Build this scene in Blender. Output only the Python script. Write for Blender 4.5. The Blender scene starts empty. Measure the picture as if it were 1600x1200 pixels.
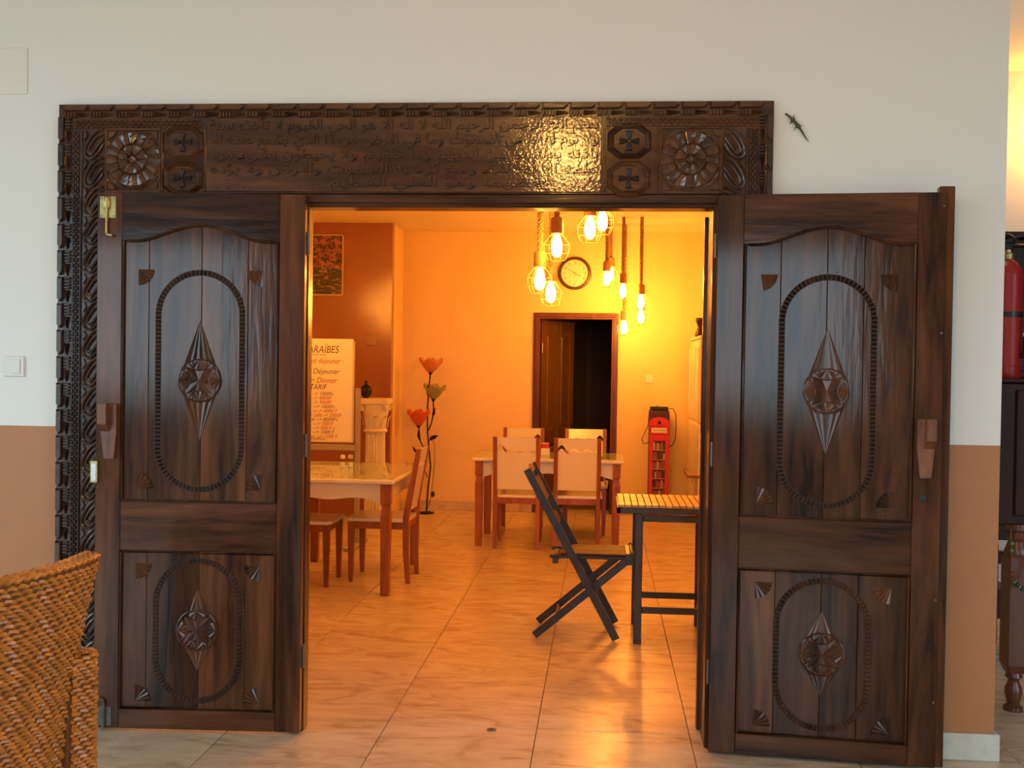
import bpy, math, random, unicodedata
from mathutils import Vector, Matrix
random.seed(7)
PI = math.pi
SC = bpy.context.scene
COL = SC.collection

# ------------------------------------------------------------------ camera
cam_d = bpy.data.cameras.new('camera')
cam_d.sensor_width = 36.0
cam_d.lens = 1680.0 / 1600.0 * 36.0
cam_d.clip_start = 0.05
cam = bpy.data.objects.new('camera', cam_d)
COL.objects.link(cam)
_y, _p, _r = math.radians(4.78), math.radians(-0.97), math.radians(0.86)
fwd = Vector((-math.sin(_y) * math.cos(_p), math.cos(_y) * math.cos(_p), math.sin(_p)))
rgt = Vector((math.cos(_y), math.sin(_y), 0))
upv = rgt.cross(fwd)
r2 = math.cos(_r) * rgt + math.sin(_r) * upv
u2 = -math.sin(_r) * rgt + math.cos(_r) * upv
M = Matrix((r2, u2, -fwd)).transposed().to_4x4()
M.translation = (0, -4.11, 1.44)
cam.matrix_world = M
SC.camera = cam

# ------------------------------------------------------------------ sky, exposure
world = bpy.data.worlds.new('sky')
SC.world = world
world.use_nodes = True
bg = world.node_tree.nodes['Background']
bg.inputs[0].default_value = (0.64, 0.86, 1.0, 1)
bg.inputs[1].default_value = 6.0
SC.view_settings.view_transform = 'Standard'
SC.view_settings.look = 'None'
SC.view_settings.exposure = 0.0
SC.view_settings.gamma = 1.0
SC.view_settings.use_curve_mapping = False

# daylight openings of the hall behind the camera: (x0, x1, z0, z1) in the wall at y = -8
HALL_Y = -8.0
OPEN = [(-5.3, -3.1, 0.9, 2.75), (-0.5, 1.35, 0.9, 2.75)]
def portal(name, loc, rot, sx, sy):
    l = bpy.data.lights.new(name, 'AREA')
    l.shape = 'RECTANGLE'
    l.size, l.size_y = sx, sy
    l.cycles.is_portal = True
    o = bpy.data.objects.new(name, l)
    o.location, o.rotation_euler = loc, rot
    COL.objects.link(o)
for (a, b, c, d) in OPEN:
    portal('window_portal', ((a + b) / 2, HALL_Y - 0.05, (c + d) / 2), (PI / 2, 0, 0), b - a, d - c)
SIDE = (-7.4, -1.6, 0.25, 3.0)      # y0, y1, z0, z1 in the hall's left wall, x = -6
SIDE2 = (-6.8, -2.6, 0.25, 2.9)    # same order; unseen window added for daylight in the right wall, x = 5
portal('window_portal', (5.05, (SIDE2[0] + SIDE2[1]) / 2, (SIDE2[2] + SIDE2[3]) / 2), (PI / 2, 0, PI / 2), SIDE2[1] - SIDE2[0], SIDE2[3] - SIDE2[2])
portal('window_portal', (-6.05, (SIDE[0] + SIDE[1]) / 2, (SIDE[2] + SIDE[3]) / 2), (PI / 2, 0, -PI / 2), SIDE[1] - SIDE[0], SIDE[3] - SIDE[2])

# ------------------------------------------------------------------ helpers
def tag(o, label=None, cat=None, group=None, kind=None):
    if label: o['label'] = label
    if cat: o['category'] = cat
    if group: o['group'] = group
    if kind: o['kind'] = kind
    return o

def thing(name, label, cat, loc=(0, 0, 0), rz=0.0, group=None, kind=None):
    o = bpy.data.objects.new(name, None)
    o.empty_display_size = 0.05
    COL.objects.link(o)
    o.location = loc
    o.rotation_euler = (0, 0, rz)
    return tag(o, label, cat, group, kind)

def link(name, me, parent=None, loc=None, rot=None, kind=None):
    o = bpy.data.objects.new(name, me)
    COL.objects.link(o)
    if parent is not None: o.parent = parent
    if loc is not None: o.location = loc
    if rot is not None: o.rotation_euler = rot
    if kind: o['kind'] = kind
    return o

def copy_tree(o, parent=None):
    c = o.copy()
    COL.objects.link(c)
    c.parent = parent
    for ch in list(o.children):
        copy_tree(ch, c)
    return c

class MB:
    def __init__(s):
        s.v, s.f = [], []
    def add(s, v, f):
        n = len(s.v)
        s.v += [tuple(p) for p in v]
        s.f += [tuple(i + n for i in q) for q in f]
        return s
    def box(s, x0, x1, y0, y1, z0, z1):
        if x1 < x0: x0, x1 = x1, x0
        if y1 < y0: y0, y1 = y1, y0
        return s.add([(x0, y0, z0), (x1, y0, z0), (x1, y1, z0), (x0, y1, z0), (x0, y0, z1), (x1, y0, z1), (x1, y1, z1), (x0, y1, z1)],
                     [(0, 3, 2, 1), (4, 5, 6, 7), (0, 1, 5, 4), (1, 2, 6, 5), (2, 3, 7, 6), (3, 0, 4, 7)])
    def cbox(s, x0, x1, y0, y1, z0, z1, b=0.003):
        if x1 < x0: x0, x1 = x1, x0
        if y1 < y0: y0, y1 = y1, y0
        b = min(b, (x1 - x0) * .45, (y1 - y0) * .45, (z1 - z0) * .45)
        V, idx = [], {}
        for i, X in enumerate((x0, x1)):
            for j, Y in enumerate((y0, y1)):
                for k, Z in enumerate((z0, z1)):
                    sx, sy, sz = (1 - 2 * i) * b, (1 - 2 * j) * b, (1 - 2 * k) * b
                    idx[i, j, k, 0] = len(V); V.append((X, Y + sy, Z + sz))
                    idx[i, j, k, 1] = len(V); V.append((X + sx, Y, Z + sz))
                    idx[i, j, k, 2] = len(V); V.append((X + sx, Y + sy, Z))
        I = idx
        F = [(I[0,0,0,0], I[0,0,1,0], I[0,1,1,0], I[0,1,0,0]), (I[1,0,0,0], I[1,1,0,0], I[1,1,1,0], I[1,0,1,0]),
             (I[0,0,0,1], I[1,0,0,1], I[1,0,1,1], I[0,0,1,1]), (I[0,1,0,1], I[0,1,1,1], I[1,1,1,1], I[1,1,0,1]),
             (I[0,0,0,2], I[0,1,0,2], I[1,1,0,2], I[1,0,0,2]), (I[0,0,1,2], I[1,0,1,2], I[1,1,1,2], I[0,1,1,2])]
        for j in (0, 1):
            for k in (0, 1):
                F.append((I[0,j,k,1], I[1,j,k,1], I[1,j,k,2], I[0,j,k,2]))
        for i in (0, 1):
            for k in (0, 1):
                F.append((I[i,0,k,0], I[i,1,k,0], I[i,1,k,2], I[i,0,k,2]))
            for j in (0, 1):
                F.append((I[i,j,0,0], I[i,j,1,0], I[i,j,1,1], I[i,j,0,1]))
        for i in (0, 1):
            for j in (0, 1):
                for k in (0, 1):
                    F.append((I[i,j,k,0], I[i,j,k,1], I[i,j,k,2]))
        return s.add(V, F)
    def prism(s, poly, a, b, axis='y'):
        """2-D polygon extruded from a to b; axis y: poly is (x, z); x: (y, z); z: (x, y)"""
        n = len(poly)
        def P(p, t):
            return {'y': (p[0], t, p[1]), 'x': (t, p[0], p[1]), 'z': (p[0], p[1], t)}[axis]
        V = [P(p, a) for p in poly] + [P(p, b) for p in poly]
        F = [tuple(range(n)), tuple(range(2 * n - 1, n - 1, -1))]
        F += [(i, i + n, (i + 1) % n + n, (i + 1) % n) for i in range(n)]
        return s.add(V, F)
    def tube(s, pts, r, n=6, closed=False, caps=True, flat=None):
        P = [Vector(p) for p in pts]
        m = len(P)
        R = r if isinstance(r, (list, tuple)) else [r] * m
        V, F = [], []
        up = None
        for i in range(m):
            a = P[(i - 1) % m] if (closed or i > 0) else P[i]
            b = P[(i + 1) % m] if (closed or i < m - 1) else P[i]
            t = (b - a)
            t = t.normalized() if t.length > 1e-9 else Vector((0, 0, 1))
            if up is None:
                up = Vector((0, 0, 1)) if abs(t.z) < .9 else Vector((0, 1, 0))
            u = t.cross(up)
            u = u.normalized() if u.length > 1e-6 else t.orthogonal().normalized()
            w = u.cross(t).normalized()
            up = w
            for k in range(n):
                q = 2 * PI * k / n
                V.append(P[i] + R[i] * (math.cos(q) * u + math.sin(q) * w))
        for i in range(m if closed else m - 1):
            j = (i + 1) % m
            for k in range(n):
                l = (k + 1) % n
                F.append((i * n + k, j * n + k, j * n + l, i * n + l))
        if caps and not closed:
            F.append(tuple(range(n)))
            F.append(tuple(range(m * n - 1, m * n - n - 1, -1)))
        return s.add(V, F)
    def lathe(s, prof, n=16, c=(0, 0, 0), caps=True, flute=0, fd=0.0):
        V, F = [], []
        m = len(prof)
        for (r, z) in prof:
            for k in range(n):
                q = 2 * PI * k / n
                rr = r - (fd if (flute and k % 2) else 0)
                V.append((c[0] + rr * math.cos(q), c[1] + rr * math.sin(q), c[2] + z))
        for i in range(m - 1):
            for k in range(n):
                l = (k + 1) % n
                F.append((i * n + k, i * n + l, (i + 1) * n + l, (i + 1) * n + k))
        if caps:
            F.append(tuple(range(n - 1, -1, -1)))
            F.append(tuple(range((m - 1) * n, m * n)))
        return s.add(V, F)
    def xf(s, M):
        s.v = [tuple(M @ Vector(p)) for p in s.v]
        return s
    def mesh(s, name, mat, smooth=False):
        me = bpy.data.meshes.new(name)
        me.from_pydata(s.v, [], s.f)
        import bmesh
        bm = bmesh.new()
        bm.from_mesh(me)
        bmesh.ops.recalc_face_normals(bm, faces=bm.faces)
        bm.to_mesh(me)
        bm.free()
        if mat is not None: me.materials.append(mat)
        if smooth:
            me.shade_smooth()
            me.set_sharp_from_angle(angle=math.radians(smooth if smooth is not True else 40))
        me.update()
        return me
    def build(s, name, mat, parent=None, smooth=False, loc=None, rot=None, kind=None):
        return link(name, s.mesh(name, mat, smooth), parent, loc, rot, kind)

def bar(mb, a, b, w, d, side=(0, 1, 0)):
    """rectangular bar from a to b; w measured across in the plane, d along 'side'"""
    a, b, S = Vector(a), Vector(b), Vector(side).normalized()
    t = (b - a).normalized()
    u = t.cross(S).normalized()
    V = []
    for p in (a, b):
        for i, j in ((-1, -1), (1, -1), (1, 1), (-1, 1)):
            V.append(p + u * (i * w / 2) + S * (j * d / 2))
    mb.add(V, [(0, 1, 2, 3), (7, 6, 5, 4), (0, 4, 5, 1), (1, 5, 6, 2), (2, 6, 7, 3), (3, 7, 4, 0)])
    return mb

# ------------------------------------------------------------------ materials
def nmat(name):
    m = bpy.data.materials.new(name)
    m.use_nodes = True
    nt = m.node_tree
    return m, nt, nt.nodes['Principled BSDF']

def plain(name, c, rough=.5, metal=0., coat=0., noise=0., nscale=8., bump=0., bscale=60., alpha=None, trans=0., emit=None, spec=None):
    m, nt, b = nmat(name)
    N, L = nt.nodes, nt.links
    b.inputs['Base Color'].default_value = (*c, 1)
    b.inputs['Roughness'].default_value = rough
    b.inputs['Metallic'].default_value = metal
    b.inputs['Coat Weight'].default_value = coat
    b.inputs['Coat Roughness'].default_value = .12
    if spec is not None: b.inputs['Specular IOR Level'].default_value = spec
    if trans: b.inputs['Transmission Weight'].default_value = trans
    if emit:
        b.inputs['Emission Color'].default_value = (*emit[0], 1)
        b.inputs['Emission Strength'].default_value = emit[1]
    if noise or bump:
        tc = N.new('ShaderNodeTexCoord')
    if noise:
        t = N.new('ShaderNodeTexNoise'); t.inputs['Scale'].default_value = nscale; t.inputs['Detail'].default_value = 5
        L.new(tc.outputs['Object'], t.inputs['Vector'])
        mr = N.new('ShaderNodeMapRange'); mr.inputs[1].default_value = .25; mr.inputs[2].default_value = .75
        mr.inputs[3].default_value = 1 - noise; mr.inputs[4].default_value = 1 + noise * .5
        L.new(t.outputs['Fac'], mr.inputs[0])
        mx = N.new('ShaderNodeMix'); mx.data_type = 'RGBA'; mx.blend_type = 'MULTIPLY'; mx.inputs[0].default_value = 1
        mx.inputs[6].default_value = (*c, 1)
        L.new(mr.outputs[0], mx.inputs[7])
        L.new(mx.outputs[2], b.inputs['Base Color'])
    if bump:
        t2 = N.new('ShaderNodeTexNoise'); t2.inputs['Scale'].default_value = bscale; t2.inputs['Detail'].default_value = 4
        L.new(tc.outputs['Object'], t2.inputs['Vector'])
        bp = N.new('ShaderNodeBump'); bp.inputs['Strength'].default_value = bump; bp.inputs['Distance'].default_value = .004
        L.new(t2.outputs['Fac'], bp.inputs['Height'])
        L.new(bp.outputs[0], b.inputs['Normal'])
        L.new(bp.outputs[0], b.inputs['Coat Normal'])
    return m

def wood(name, dark, light, axis='z', scale=7., stretch=.09, rough=.3, coat=.5, coat_r=.12, bump=.15, var=.35, bscale=1.0, distort=1.2, spec=.5):
    m, nt, b = nmat(name)
    N, L = nt.nodes, nt.links
    tc = N.new('ShaderNodeTexCoord')
    oi = N.new('ShaderNodeObjectInfo')
    mul = N.new('ShaderNodeMath'); mul.operation = 'MULTIPLY'; mul.inputs[1].default_value = 37.0
    L.new(oi.outputs['Random'], mul.inputs[0])
    av = N.new('ShaderNodeVectorMath'); av.operation = 'ADD'
    L.new(tc.outputs['Object'], av.inputs[0]); L.new(mul.outputs[0], av.inputs[1])
    mp = N.new('ShaderNodeMapping')
    sc = {'x': (stretch, 1, 1), 'y': (1, stretch, 1), 'z': (1, 1, stretch)}[axis]
    mp.inputs['Scale'].default_value = tuple(scale * q for q in sc)
    L.new(av.outputs[0], mp.inputs['Vector'])
    n1 = N.new('ShaderNodeTexNoise'); n1.inputs['Scale'].default_value = 1.0; n1.inputs['Detail'].default_value = 7
    n1.inputs['Roughness'].default_value = .62; n1.inputs['Distortion'].default_value = distort
    L.new(mp.outputs[0], n1.inputs['Vector'])
    n2 = N.new('ShaderNodeTexNoise'); n2.inputs['Scale'].default_value = 5.5; n2.inputs['Detail'].default_value = 5
    n2.inputs['Distortion'].default_value = .4
    L.new(mp.outputs[0], n2.inputs['Vector'])
    ad = N.new('ShaderNodeMath'); ad.operation = 'MULTIPLY_ADD'; ad.inputs[1].default_value = .35
    L.new(n2.outputs['Fac'], ad.inputs[0]); L.new(n1.outputs['Fac'], ad.inputs[2])
    rp = N.new('ShaderNodeValToRGB')
    rp.color_ramp.elements[0].position = .52; rp.color_ramp.elements[0].color = (*dark, 1)
    rp.color_ramp.elements[1].position = .90; rp.color_ramp.elements[1].color = (*light, 1)
    e = rp.color_ramp.elements.new(.68); e.color = (*[(d * .55 + l * .45) for d, l in zip(dark, light)], 1)
    L.new(ad.outputs[0], rp.inputs[0])
    hv = N.new('ShaderNodeHueSaturation')
    mr = N.new('ShaderNodeMapRange'); mr.inputs[3].default_value = 1 - var; mr.inputs[4].default_value = 1 + var
    L.new(oi.outputs['Random'], mr.inputs[0]); L.new(mr.outputs[0], hv.inputs['Value'])
    L.new(rp.outputs[0], hv.inputs['Color'])
    L.new(hv.outputs[0], b.inputs['Base Color'])
    b.inputs['Roughness'].default_value = rough
    b.inputs['Specular IOR Level'].default_value = spec
    b.inputs['Coat Weight'].default_value = coat
    b.inputs['Coat Roughness'].default_value = coat_r
    bp = N.new('ShaderNodeBump'); bp.inputs['Strength'].default_value = bump; bp.inputs['Distance'].default_value = .004 * bscale
    L.new(n2.outputs['Fac'], bp.inputs['Height'])
    L.new(bp.outputs[0], b.inputs['Normal'])
    L.new(bp.outputs[0], b.inputs['Coat Normal'])
    return m

DK, LT = (.015, .0048, .0022), (.125, .042, .0145)
m_door = wood('dark_varnished_wood', DK, LT, 'z', 6, .10, .5, .5, .10, .10, .28, spec=.12)
m_door_x = wood('dark_varnished_wood_across', DK, (.135, .047, .0165), 'x', 6, .12, .5, .5, .10, .10, .25, spec=.12)
m_plank = wood('dark_plank_wood', (.014, .0048, .0025), (.135, .049, .018), 'z', 7, .10, .5, .55, .10, .14, .4, spec=.12)
m_carve = wood('carved_wood', (.040, .0135, .005), (.15, .054, .016), 'x', 9, .2, .5, .9, .09, .12, .25, spec=.12)
m_carve_z = wood('carved_wood_upright', (.014, .006, .003), (.065, .025, .011), 'z', 9, .2, .3, .6, .14, .2, .25, spec=.4)
m_groove = plain('dark_groove', (.010, .0045, .0025), .5)
m_chisel = None
def chisel():
    m = wood('chiselled_board', (.050, .017, .006), (.16, .057, .017), 'x', 5, .12, .5, 1.0, .08, .2, .1, spec=.12)
    nt = m.node_tree; N, L = nt.nodes, nt.links
    b = N['Principled BSDF']
    tc = N.new('ShaderNodeTexCoord')
    t = N.new('ShaderNodeTexNoise'); t.inputs['Scale'].default_value = 85; t.inputs['Detail'].default_value = 3
    L.new(tc.outputs['Object'], t.inputs['Vector'])
    bp = N.new('ShaderNodeBump'); bp.inputs['Strength'].default_value = .16; bp.inputs['Distance'].default_value = .004
    L.new(t.outputs['Fac'], bp.inputs['Height'])
    L.new(bp.outputs[0], b.inputs['Normal']); L.new(bp.outputs[0], b.inputs['Coat Normal'])
    return m
m_chisel = chisel()
m_handle = wood('handle_wood', (.09, .024, .008), (.25, .085, .027), 'z', 12, .2, .4, .3, .2, .15, .1)
m_teak = wood('orange_brown_wood', (.22, .062, .013), (.42, .13, .028), 'z', 8, .12, .4, .15, .2, .1, .15, spec=.35)
m_black_wood = wood('blackish_wood', (.010, .007, .006), (.040, .026, .019), 'z', 10, .12, .4, .2, .25, .15, .2)
m_slat = wood('folding_seat_slat', (.035, .014, .009), (.11, .045, .027), 'x', 10, .12, .5, .0, .2, .15, .35, spec=.25)
m_cab = wood('dark_red_cabinet_wood', (.022, .004, .003), (.045, .008, .005), 'z', 6, .1, .4, .15, .15, .1, .1, spec=.2)
m_cableg = wood('brown_cabinet_leg_wood', (.10, .030, .014), (.17, .055, .026), 'z', 6, .1, .35, .4, .2, .1, .1)
m_backdoor = wood('panelled_door_wood', (.085, .040, .016), (.14, .066, .026), 'z', 7, .1, .45, .15, .2, .1, .1, spec=.3)
m_backframe = wood('back_door_frame_wood', (.075, .020, .007), (.14, .038, .012), 'z', 7, .1, .4, .2, .2, .1, .1, spec=.3)
m_white = plain('white_paint', (.80, .79, .75), .55, noise=.03, nscale=2)
m_roomwall = plain('warm_cream_paint', (.80, .61, .32), .55, noise=.05, nscale=1.5)
m_roomceil = plain('warm_cream_ceiling', (.80, .70, .50), .7)
m_ceil = plain('ceiling_paint', (.80, .78, .74), .7)
m_brownwall = plain('brown_gloss_paint', (.30, .095, .032), .3, coat=.8, noise=.12, nscale=4, bump=.2, bscale=70)
m_dark_room = plain('painted_dark_room', (.022, .018, .016), .7)  # near-black colour stands in for the missing light
m_lacquer = plain('cream_lacquer', (.78, .74, .68), .22, coat=.4)
m_marble = plain('pale_marble_skirting', (.62, .62, .55), .35, noise=.15, nscale=14)
m_plasticw = plain('white_plastic', (.75, .75, .72), .4)
m_brass = plain('worn_brass', (.50, .40, .17), .38, metal=.9, noise=.3, nscale=60)
m_iron = plain('worn_iron', (.16, .15, .13), .5, metal=.7, noise=.3, nscale=60)
m_steel = plain('bright_steel', (.72, .72, .70), .25, metal=1.)
m_black = plain('black_plastic', (.012, .012, .012), .4)
m_blackmetal = plain('black_metal', (.015, .012, .010), .4, metal=.5)
m_red = plain('red_paint', (.42, .012, .016), .32, coat=.4)
m_boothred = plain('red_lacquer', (.55, .015, .02), .35, coat=.2)
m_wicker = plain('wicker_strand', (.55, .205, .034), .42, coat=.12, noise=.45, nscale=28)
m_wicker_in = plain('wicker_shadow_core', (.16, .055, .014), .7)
m_plaster = plain('cream_plaster', (.74, .70, .58), .6, noise=.08, nscale=20)
m_gold = plain('dull_bronze_wire', (.16, .09, .03), .6)
m_rope = plain('hemp_rope', (.34, .20, .08), .9, noise=.3, nscale=90)
m_socket = plain('turned_wood_socket', (.42, .20, .07), .5, noise=.2, nscale=30)
m_bulb = plain('glowing_bulb', (1, .8, .5), .3, emit=((1.0, .345, .040), 255.0))
def thin_glass():
    m, nt, b = nmat('clear_thin_glass')
    N, L = nt.nodes, nt.links
    N.remove(b)
    tr = N.new('ShaderNodeBsdfTransparent'); tr.inputs[0].default_value = (.95, .99, .96, 1)
    gl = N.new('ShaderNodeBsdfGlossy'); gl.inputs['Roughness'].default_value = .02
    fr_ = N.new('ShaderNodeFresnel'); fr_.inputs[0].default_value = 1.5
    mx = N.new('ShaderNodeMixShader')
    ge = N.new('ShaderNodeNewGeometry')
    inv = N.new('ShaderNodeMath'); inv.operation = 'SUBTRACT'; inv.inputs[0].default_value = 1
    L.new(ge.outputs['Backfacing'], inv.inputs[1])
    ml = N.new('ShaderNodeMath'); ml.operation = 'MULTIPLY'
    L.new(fr_.outputs[0], ml.inputs[0]); L.new(inv.outputs[0], ml.inputs[1])
    L.new(ml.outputs[0], mx.inputs[0]); L.new(tr.outputs[0], mx.inputs[1]); L.new(gl.outputs[0], mx.inputs[2])
    L.new(mx.outputs[0], N['Material Output'].inputs[0])
    return m
m_glass = thin_glass()
m_grout = plain('dark_grout', (.13, .095, .065), .9)

def tile_mat():
    m, nt, b = nmat('veined_beige_tile')
    N, L = nt.nodes, nt.links
    tc = N.new('ShaderNodeNewGeometry')
    oi = N.new('ShaderNodeObjectInfo')
    mul = N.new('ShaderNodeMath'); mul.operation = 'MULTIPLY'; mul.inputs[1].default_value = 53.0
    L.new(oi.outputs['Random'], mul.inputs[0])
    av = N.new('ShaderNodeVectorMath'); av.operation = 'ADD'
    L.new(tc.outputs['Position'], av.inputs[0]); L.new(mul.outputs[0], av.inputs[1])
    mp = N.new('ShaderNodeMapping'); mp.inputs['Scale'].default_value = (3.2, 8.5, 3)
    L.new(av.outputs[0], mp.inputs['Vector'])
    n = N.new('ShaderNodeTexNoise'); n.inputs['Scale'].default_value = 1.; n.inputs['Detail'].default_value = 7
    n.inputs['Roughness'].default_value = .6; n.inputs['Distortion'].default_value = 1.6
    L.new(mp.outputs[0], n.inputs['Vector'])
    rp = N.new('ShaderNodeValToRGB')
    rp.color_ramp.elements[0].position = .30; rp.color_ramp.elements[0].color = (.40, .285, .190, 1)
    rp.color_ramp.elements[1].position = .66; rp.color_ramp.elements[1].color = (.66, .555, .43, 1)
    e = rp.color_ramp.elements.new(.46); e.color = (.57, .45, .325, 1)
    L.new(n.outputs['Fac'], rp.inputs[0])
    L.new(rp.outputs[0], b.inputs['Base Color'])
    b.inputs['Roughness'].default_value = .25
    n2 = N.new('ShaderNodeTexNoise'); n2.inputs['Scale'].default_value = 1.; n2.inputs['Detail'].default_value = 2
    mp2 = N.new('ShaderNodeMapping'); mp2.inputs['Scale'].default_value = (14, 30, 10)
    L.new(av.outputs[0], mp2.inputs['Vector']); L.new(mp2.outputs[0], n2.inputs['Vector'])
    bp = N.new('ShaderNodeBump'); bp.inputs['Strength'].default_value = .12; bp.inputs['Distance'].default_value = .01
    L.new(n2.outputs['Fac'], bp.inputs['Height']); L.new(bp.outputs[0], b.inputs['Normal'])
    return m
m_tile = tile_mat()

def wall_mat():
    """white above, terracotta dado below 1.172 m on the hall side only"""
    m, nt, b = nmat('white_and_terracotta_paint')
    N, L = nt.nodes, nt.links
    g = N.new('ShaderNodeNewGeometry')
    sp = N.new('ShaderNodeSeparateXYZ'); L.new(g.outputs['Position'], sp.inputs[0])
    n = N.new('ShaderNodeTexNoise'); n.inputs['Scale'].default_value = 9; n.inputs['Detail'].default_value = 4
    L.new(g.outputs['Position'], n.inputs['Vector'])
    wob = N.new('ShaderNodeMath'); wob.operation = 'MULTIPLY_ADD'; wob.inputs[1].default_value = .004
    L.new(n.outputs['Fac'], wob.inputs[0]); L.new(sp.outputs['Z'], wob.inputs[2])
    lt = N.new('ShaderNodeMath'); lt.operation = 'LESS_THAN'; lt.inputs[1].default_value = 1.174
    L.new(wob.outputs[0], lt.inputs[0])
    ly = N.new('ShaderNodeMath'); ly.operation = 'LESS_THAN'; ly.inputs[1].default_value = .2
    L.new(sp.outputs['Y'], ly.inputs[0])
    an = N.new('ShaderNodeMath'); an.operation = 'MULTIPLY'
    L.new(lt.outputs[0], an.inputs[0]); L.new(ly.outputs[0], an.inputs[1])
    mr = N.new('ShaderNodeMapRange'); mr.inputs[3].default_value = .93; mr.inputs[4].default_value = 1.04
    L.new(n.outputs['Fac'], mr.inputs[0])
    d = N.new('ShaderNodeMix'); d.data_type = 'RGBA'; d.blend_type = 'MULTIPLY'; d.inputs[0].default_value = 1
    d.inputs[6].default_value = (.45, .185, .070, 1); L.new(mr.outputs[0], d.inputs[7])
    mx = N.new('ShaderNodeMix'); mx.data_type = 'RGBA'
    L.new(an.outputs[0], mx.inputs[0]); mx.inputs[6].default_value = (.80, .80, .77, 1); L.new(d.outputs[2], mx.inputs[7])
    L.new(mx.outputs[2], b.inputs['Base Color'])
    b.inputs['Roughness'].default_value = .5
    n2 = N.new('ShaderNodeTexNoise'); n2.inputs['Scale'].default_value = 40; n2.inputs['Detail'].default_value = 3
    L.new(g.outputs['Position'], n2.inputs['Vector'])
    bp = N.new('ShaderNodeBump'); bp.inputs['Strength'].default_value = .12; bp.inputs['Distance'].default_value = .004
    L.new(n2.outputs['Fac'], bp.inputs['Height']); L.new(bp.outputs[0], b.inputs['Normal'])
    return m
m_wall = wall_mat()

# ================================================================== STRUCTURE
def struct(name, mb, mat, label, cat, parent=None, smooth=False):
    o = mb.build(name, mat, parent, smooth)
    return tag(o, label, cat, kind='structure')

XL, XR = -1.96, 0.425           # the opening in the wall
CEIL = 2.76
w = MB()
w.box(-6, XL, 0, .25, 0, 3.2).box(XL, XR, 0, .25, 2.09, 3.2).box(XR, 1.472, 0, .25, 0, 3.2)
struct('wall_front', w, m_wall, 'white wall with terracotta lower band around the carved doorway', 'wall')
b = MB().cbox(.64, 1.49, -.016, 0, 0, .1, .003).cbox(1.472, 1.49, 0, .25, 0, .1, .003)
struct('baseboard_right', b, m_marble, 'pale marble skirting at the foot of the wall by the passage', 'skirting')
b = MB().cbox(-6, -2.155, -.016, 0, 0, .1, .003)
struct('baseboard_left', b, m_marble, 'pale marble skirting behind the wicker armchair', 'skirting')

# floor: grout slab with single tiles on it
floor = struct('floor', MB().box(-6, 5, HALL_Y, 8.4, -.1, -.004), m_grout, 'polished beige veined tile floor with thin dark joints', 'floor')
TX, TY, TP = -.235, .135, .600
tm = MB().cbox(.0016, TP - .0016, .0016, TP - .0016, -.02, 0, .0012).mesh('floor_tile', m_tile)
for i in range(-6, 5):
    for j in range(-3, 11):
        x, y = TX + i * TP, TY + j * TP
        if x > 1.1 and y > 2.3: continue
        link('floor_tile', tm, floor, (x, y, 0))
rest = MB()
for i in range(-10, 9):
    for j in range(-14, -3):
        x, y = TX + i * TP, TY + j * TP
        rest.box(x + .0016, x + TP - .0016, y + .0016, y + TP - .0016, -.004, 0)
for i in list(range(-10, -6)) + list(range(5, 9)):
    for j in range(-3, 4):
        x, y = TX + i * TP, TY + j * TP
        rest.box(x + .0016, x + TP - .0016, y + .0016, y + TP - .0016, -.004, 0)
rest.build('floor_tile_field', m_tile, floor, kind='stuff')

# dining room
struct('ceiling_room', MB().box(-3.5, 1.4, .25, 6.6, CEIL, CEIL + .1), m_roomceil, 'flat cream ceiling of the lamplit dining room', 'ceiling')
bw = MB()
DX0, DX1, DZ = -.655, .130, 1.945       # back doorway
bw.box(-2.1, DX0, 6.466, 6.6, 0, CEIL).box(DX0, DX1, 6.466, 6.6, DZ, CEIL).box(DX1, 1.4, 6.466, 6.6, 0, CEIL)
struct('wall_back', bw, m_roomwall, 'cream back wall carrying the round clock and the inner door', 'wall')
struct('wall_return', MB().box(-2.1, -1.985, 5.951, 6.466, 0, CEIL), m_roomwall, 'narrow cream return wall beside the flower lamp', 'wall')
struct('wall_brown', MB().box(-3.5, -1.975, 5.85, 5.95, 0, CEIL), m_brownwall, 'glossy brown wall behind the whiteboard and the plaster column', 'wall')
struct('wall_left', MB().box(-3.6, -3.5, .25, 5.95, 0, CEIL), m_roomwall, 'cream side wall of the dining room behind the closed leaf', 'wall')
struct('wall_right', MB().box(1.25, 1.4, .25, 6.466, 0, CEIL), m_roomwall, 'cream side wall of the dining room behind the tall cabinet', 'wall')
sk = MB()
xs = [-1.985 + .6 * k for k in range(3)]
skr = struct('baseboard_back', MB().cbox(-1.985, DX0 - .05, 6.456, 6.466, 0, .085, .002), m_tile, 'beige tile skirting under the cream back wall', 'skirting')
skr2 = struct('baseboard_back_right', MB().cbox(DX1 + .05, 1.25, 6.456, 6.466, 0, .085, .002), m_tile, 'beige tile skirting between the inner door and the tall cabinet', 'skirting')
for k in range(2):
    MB().cbox(-1.985 + .66 * k + .002, -1.985 + .66 * (k + 1) - .002, 6.446, 6.456, 0, .09, .002).build('skirting_tile', m_tile, skr)
for k in range(2):
    MB().cbox(.18 + .535 * k + .002, .18 + .535 * (k + 1) - .002, 6.446, 6.456, 0, .09, .002).build('skirting_tile', m_tile, skr2)
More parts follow.
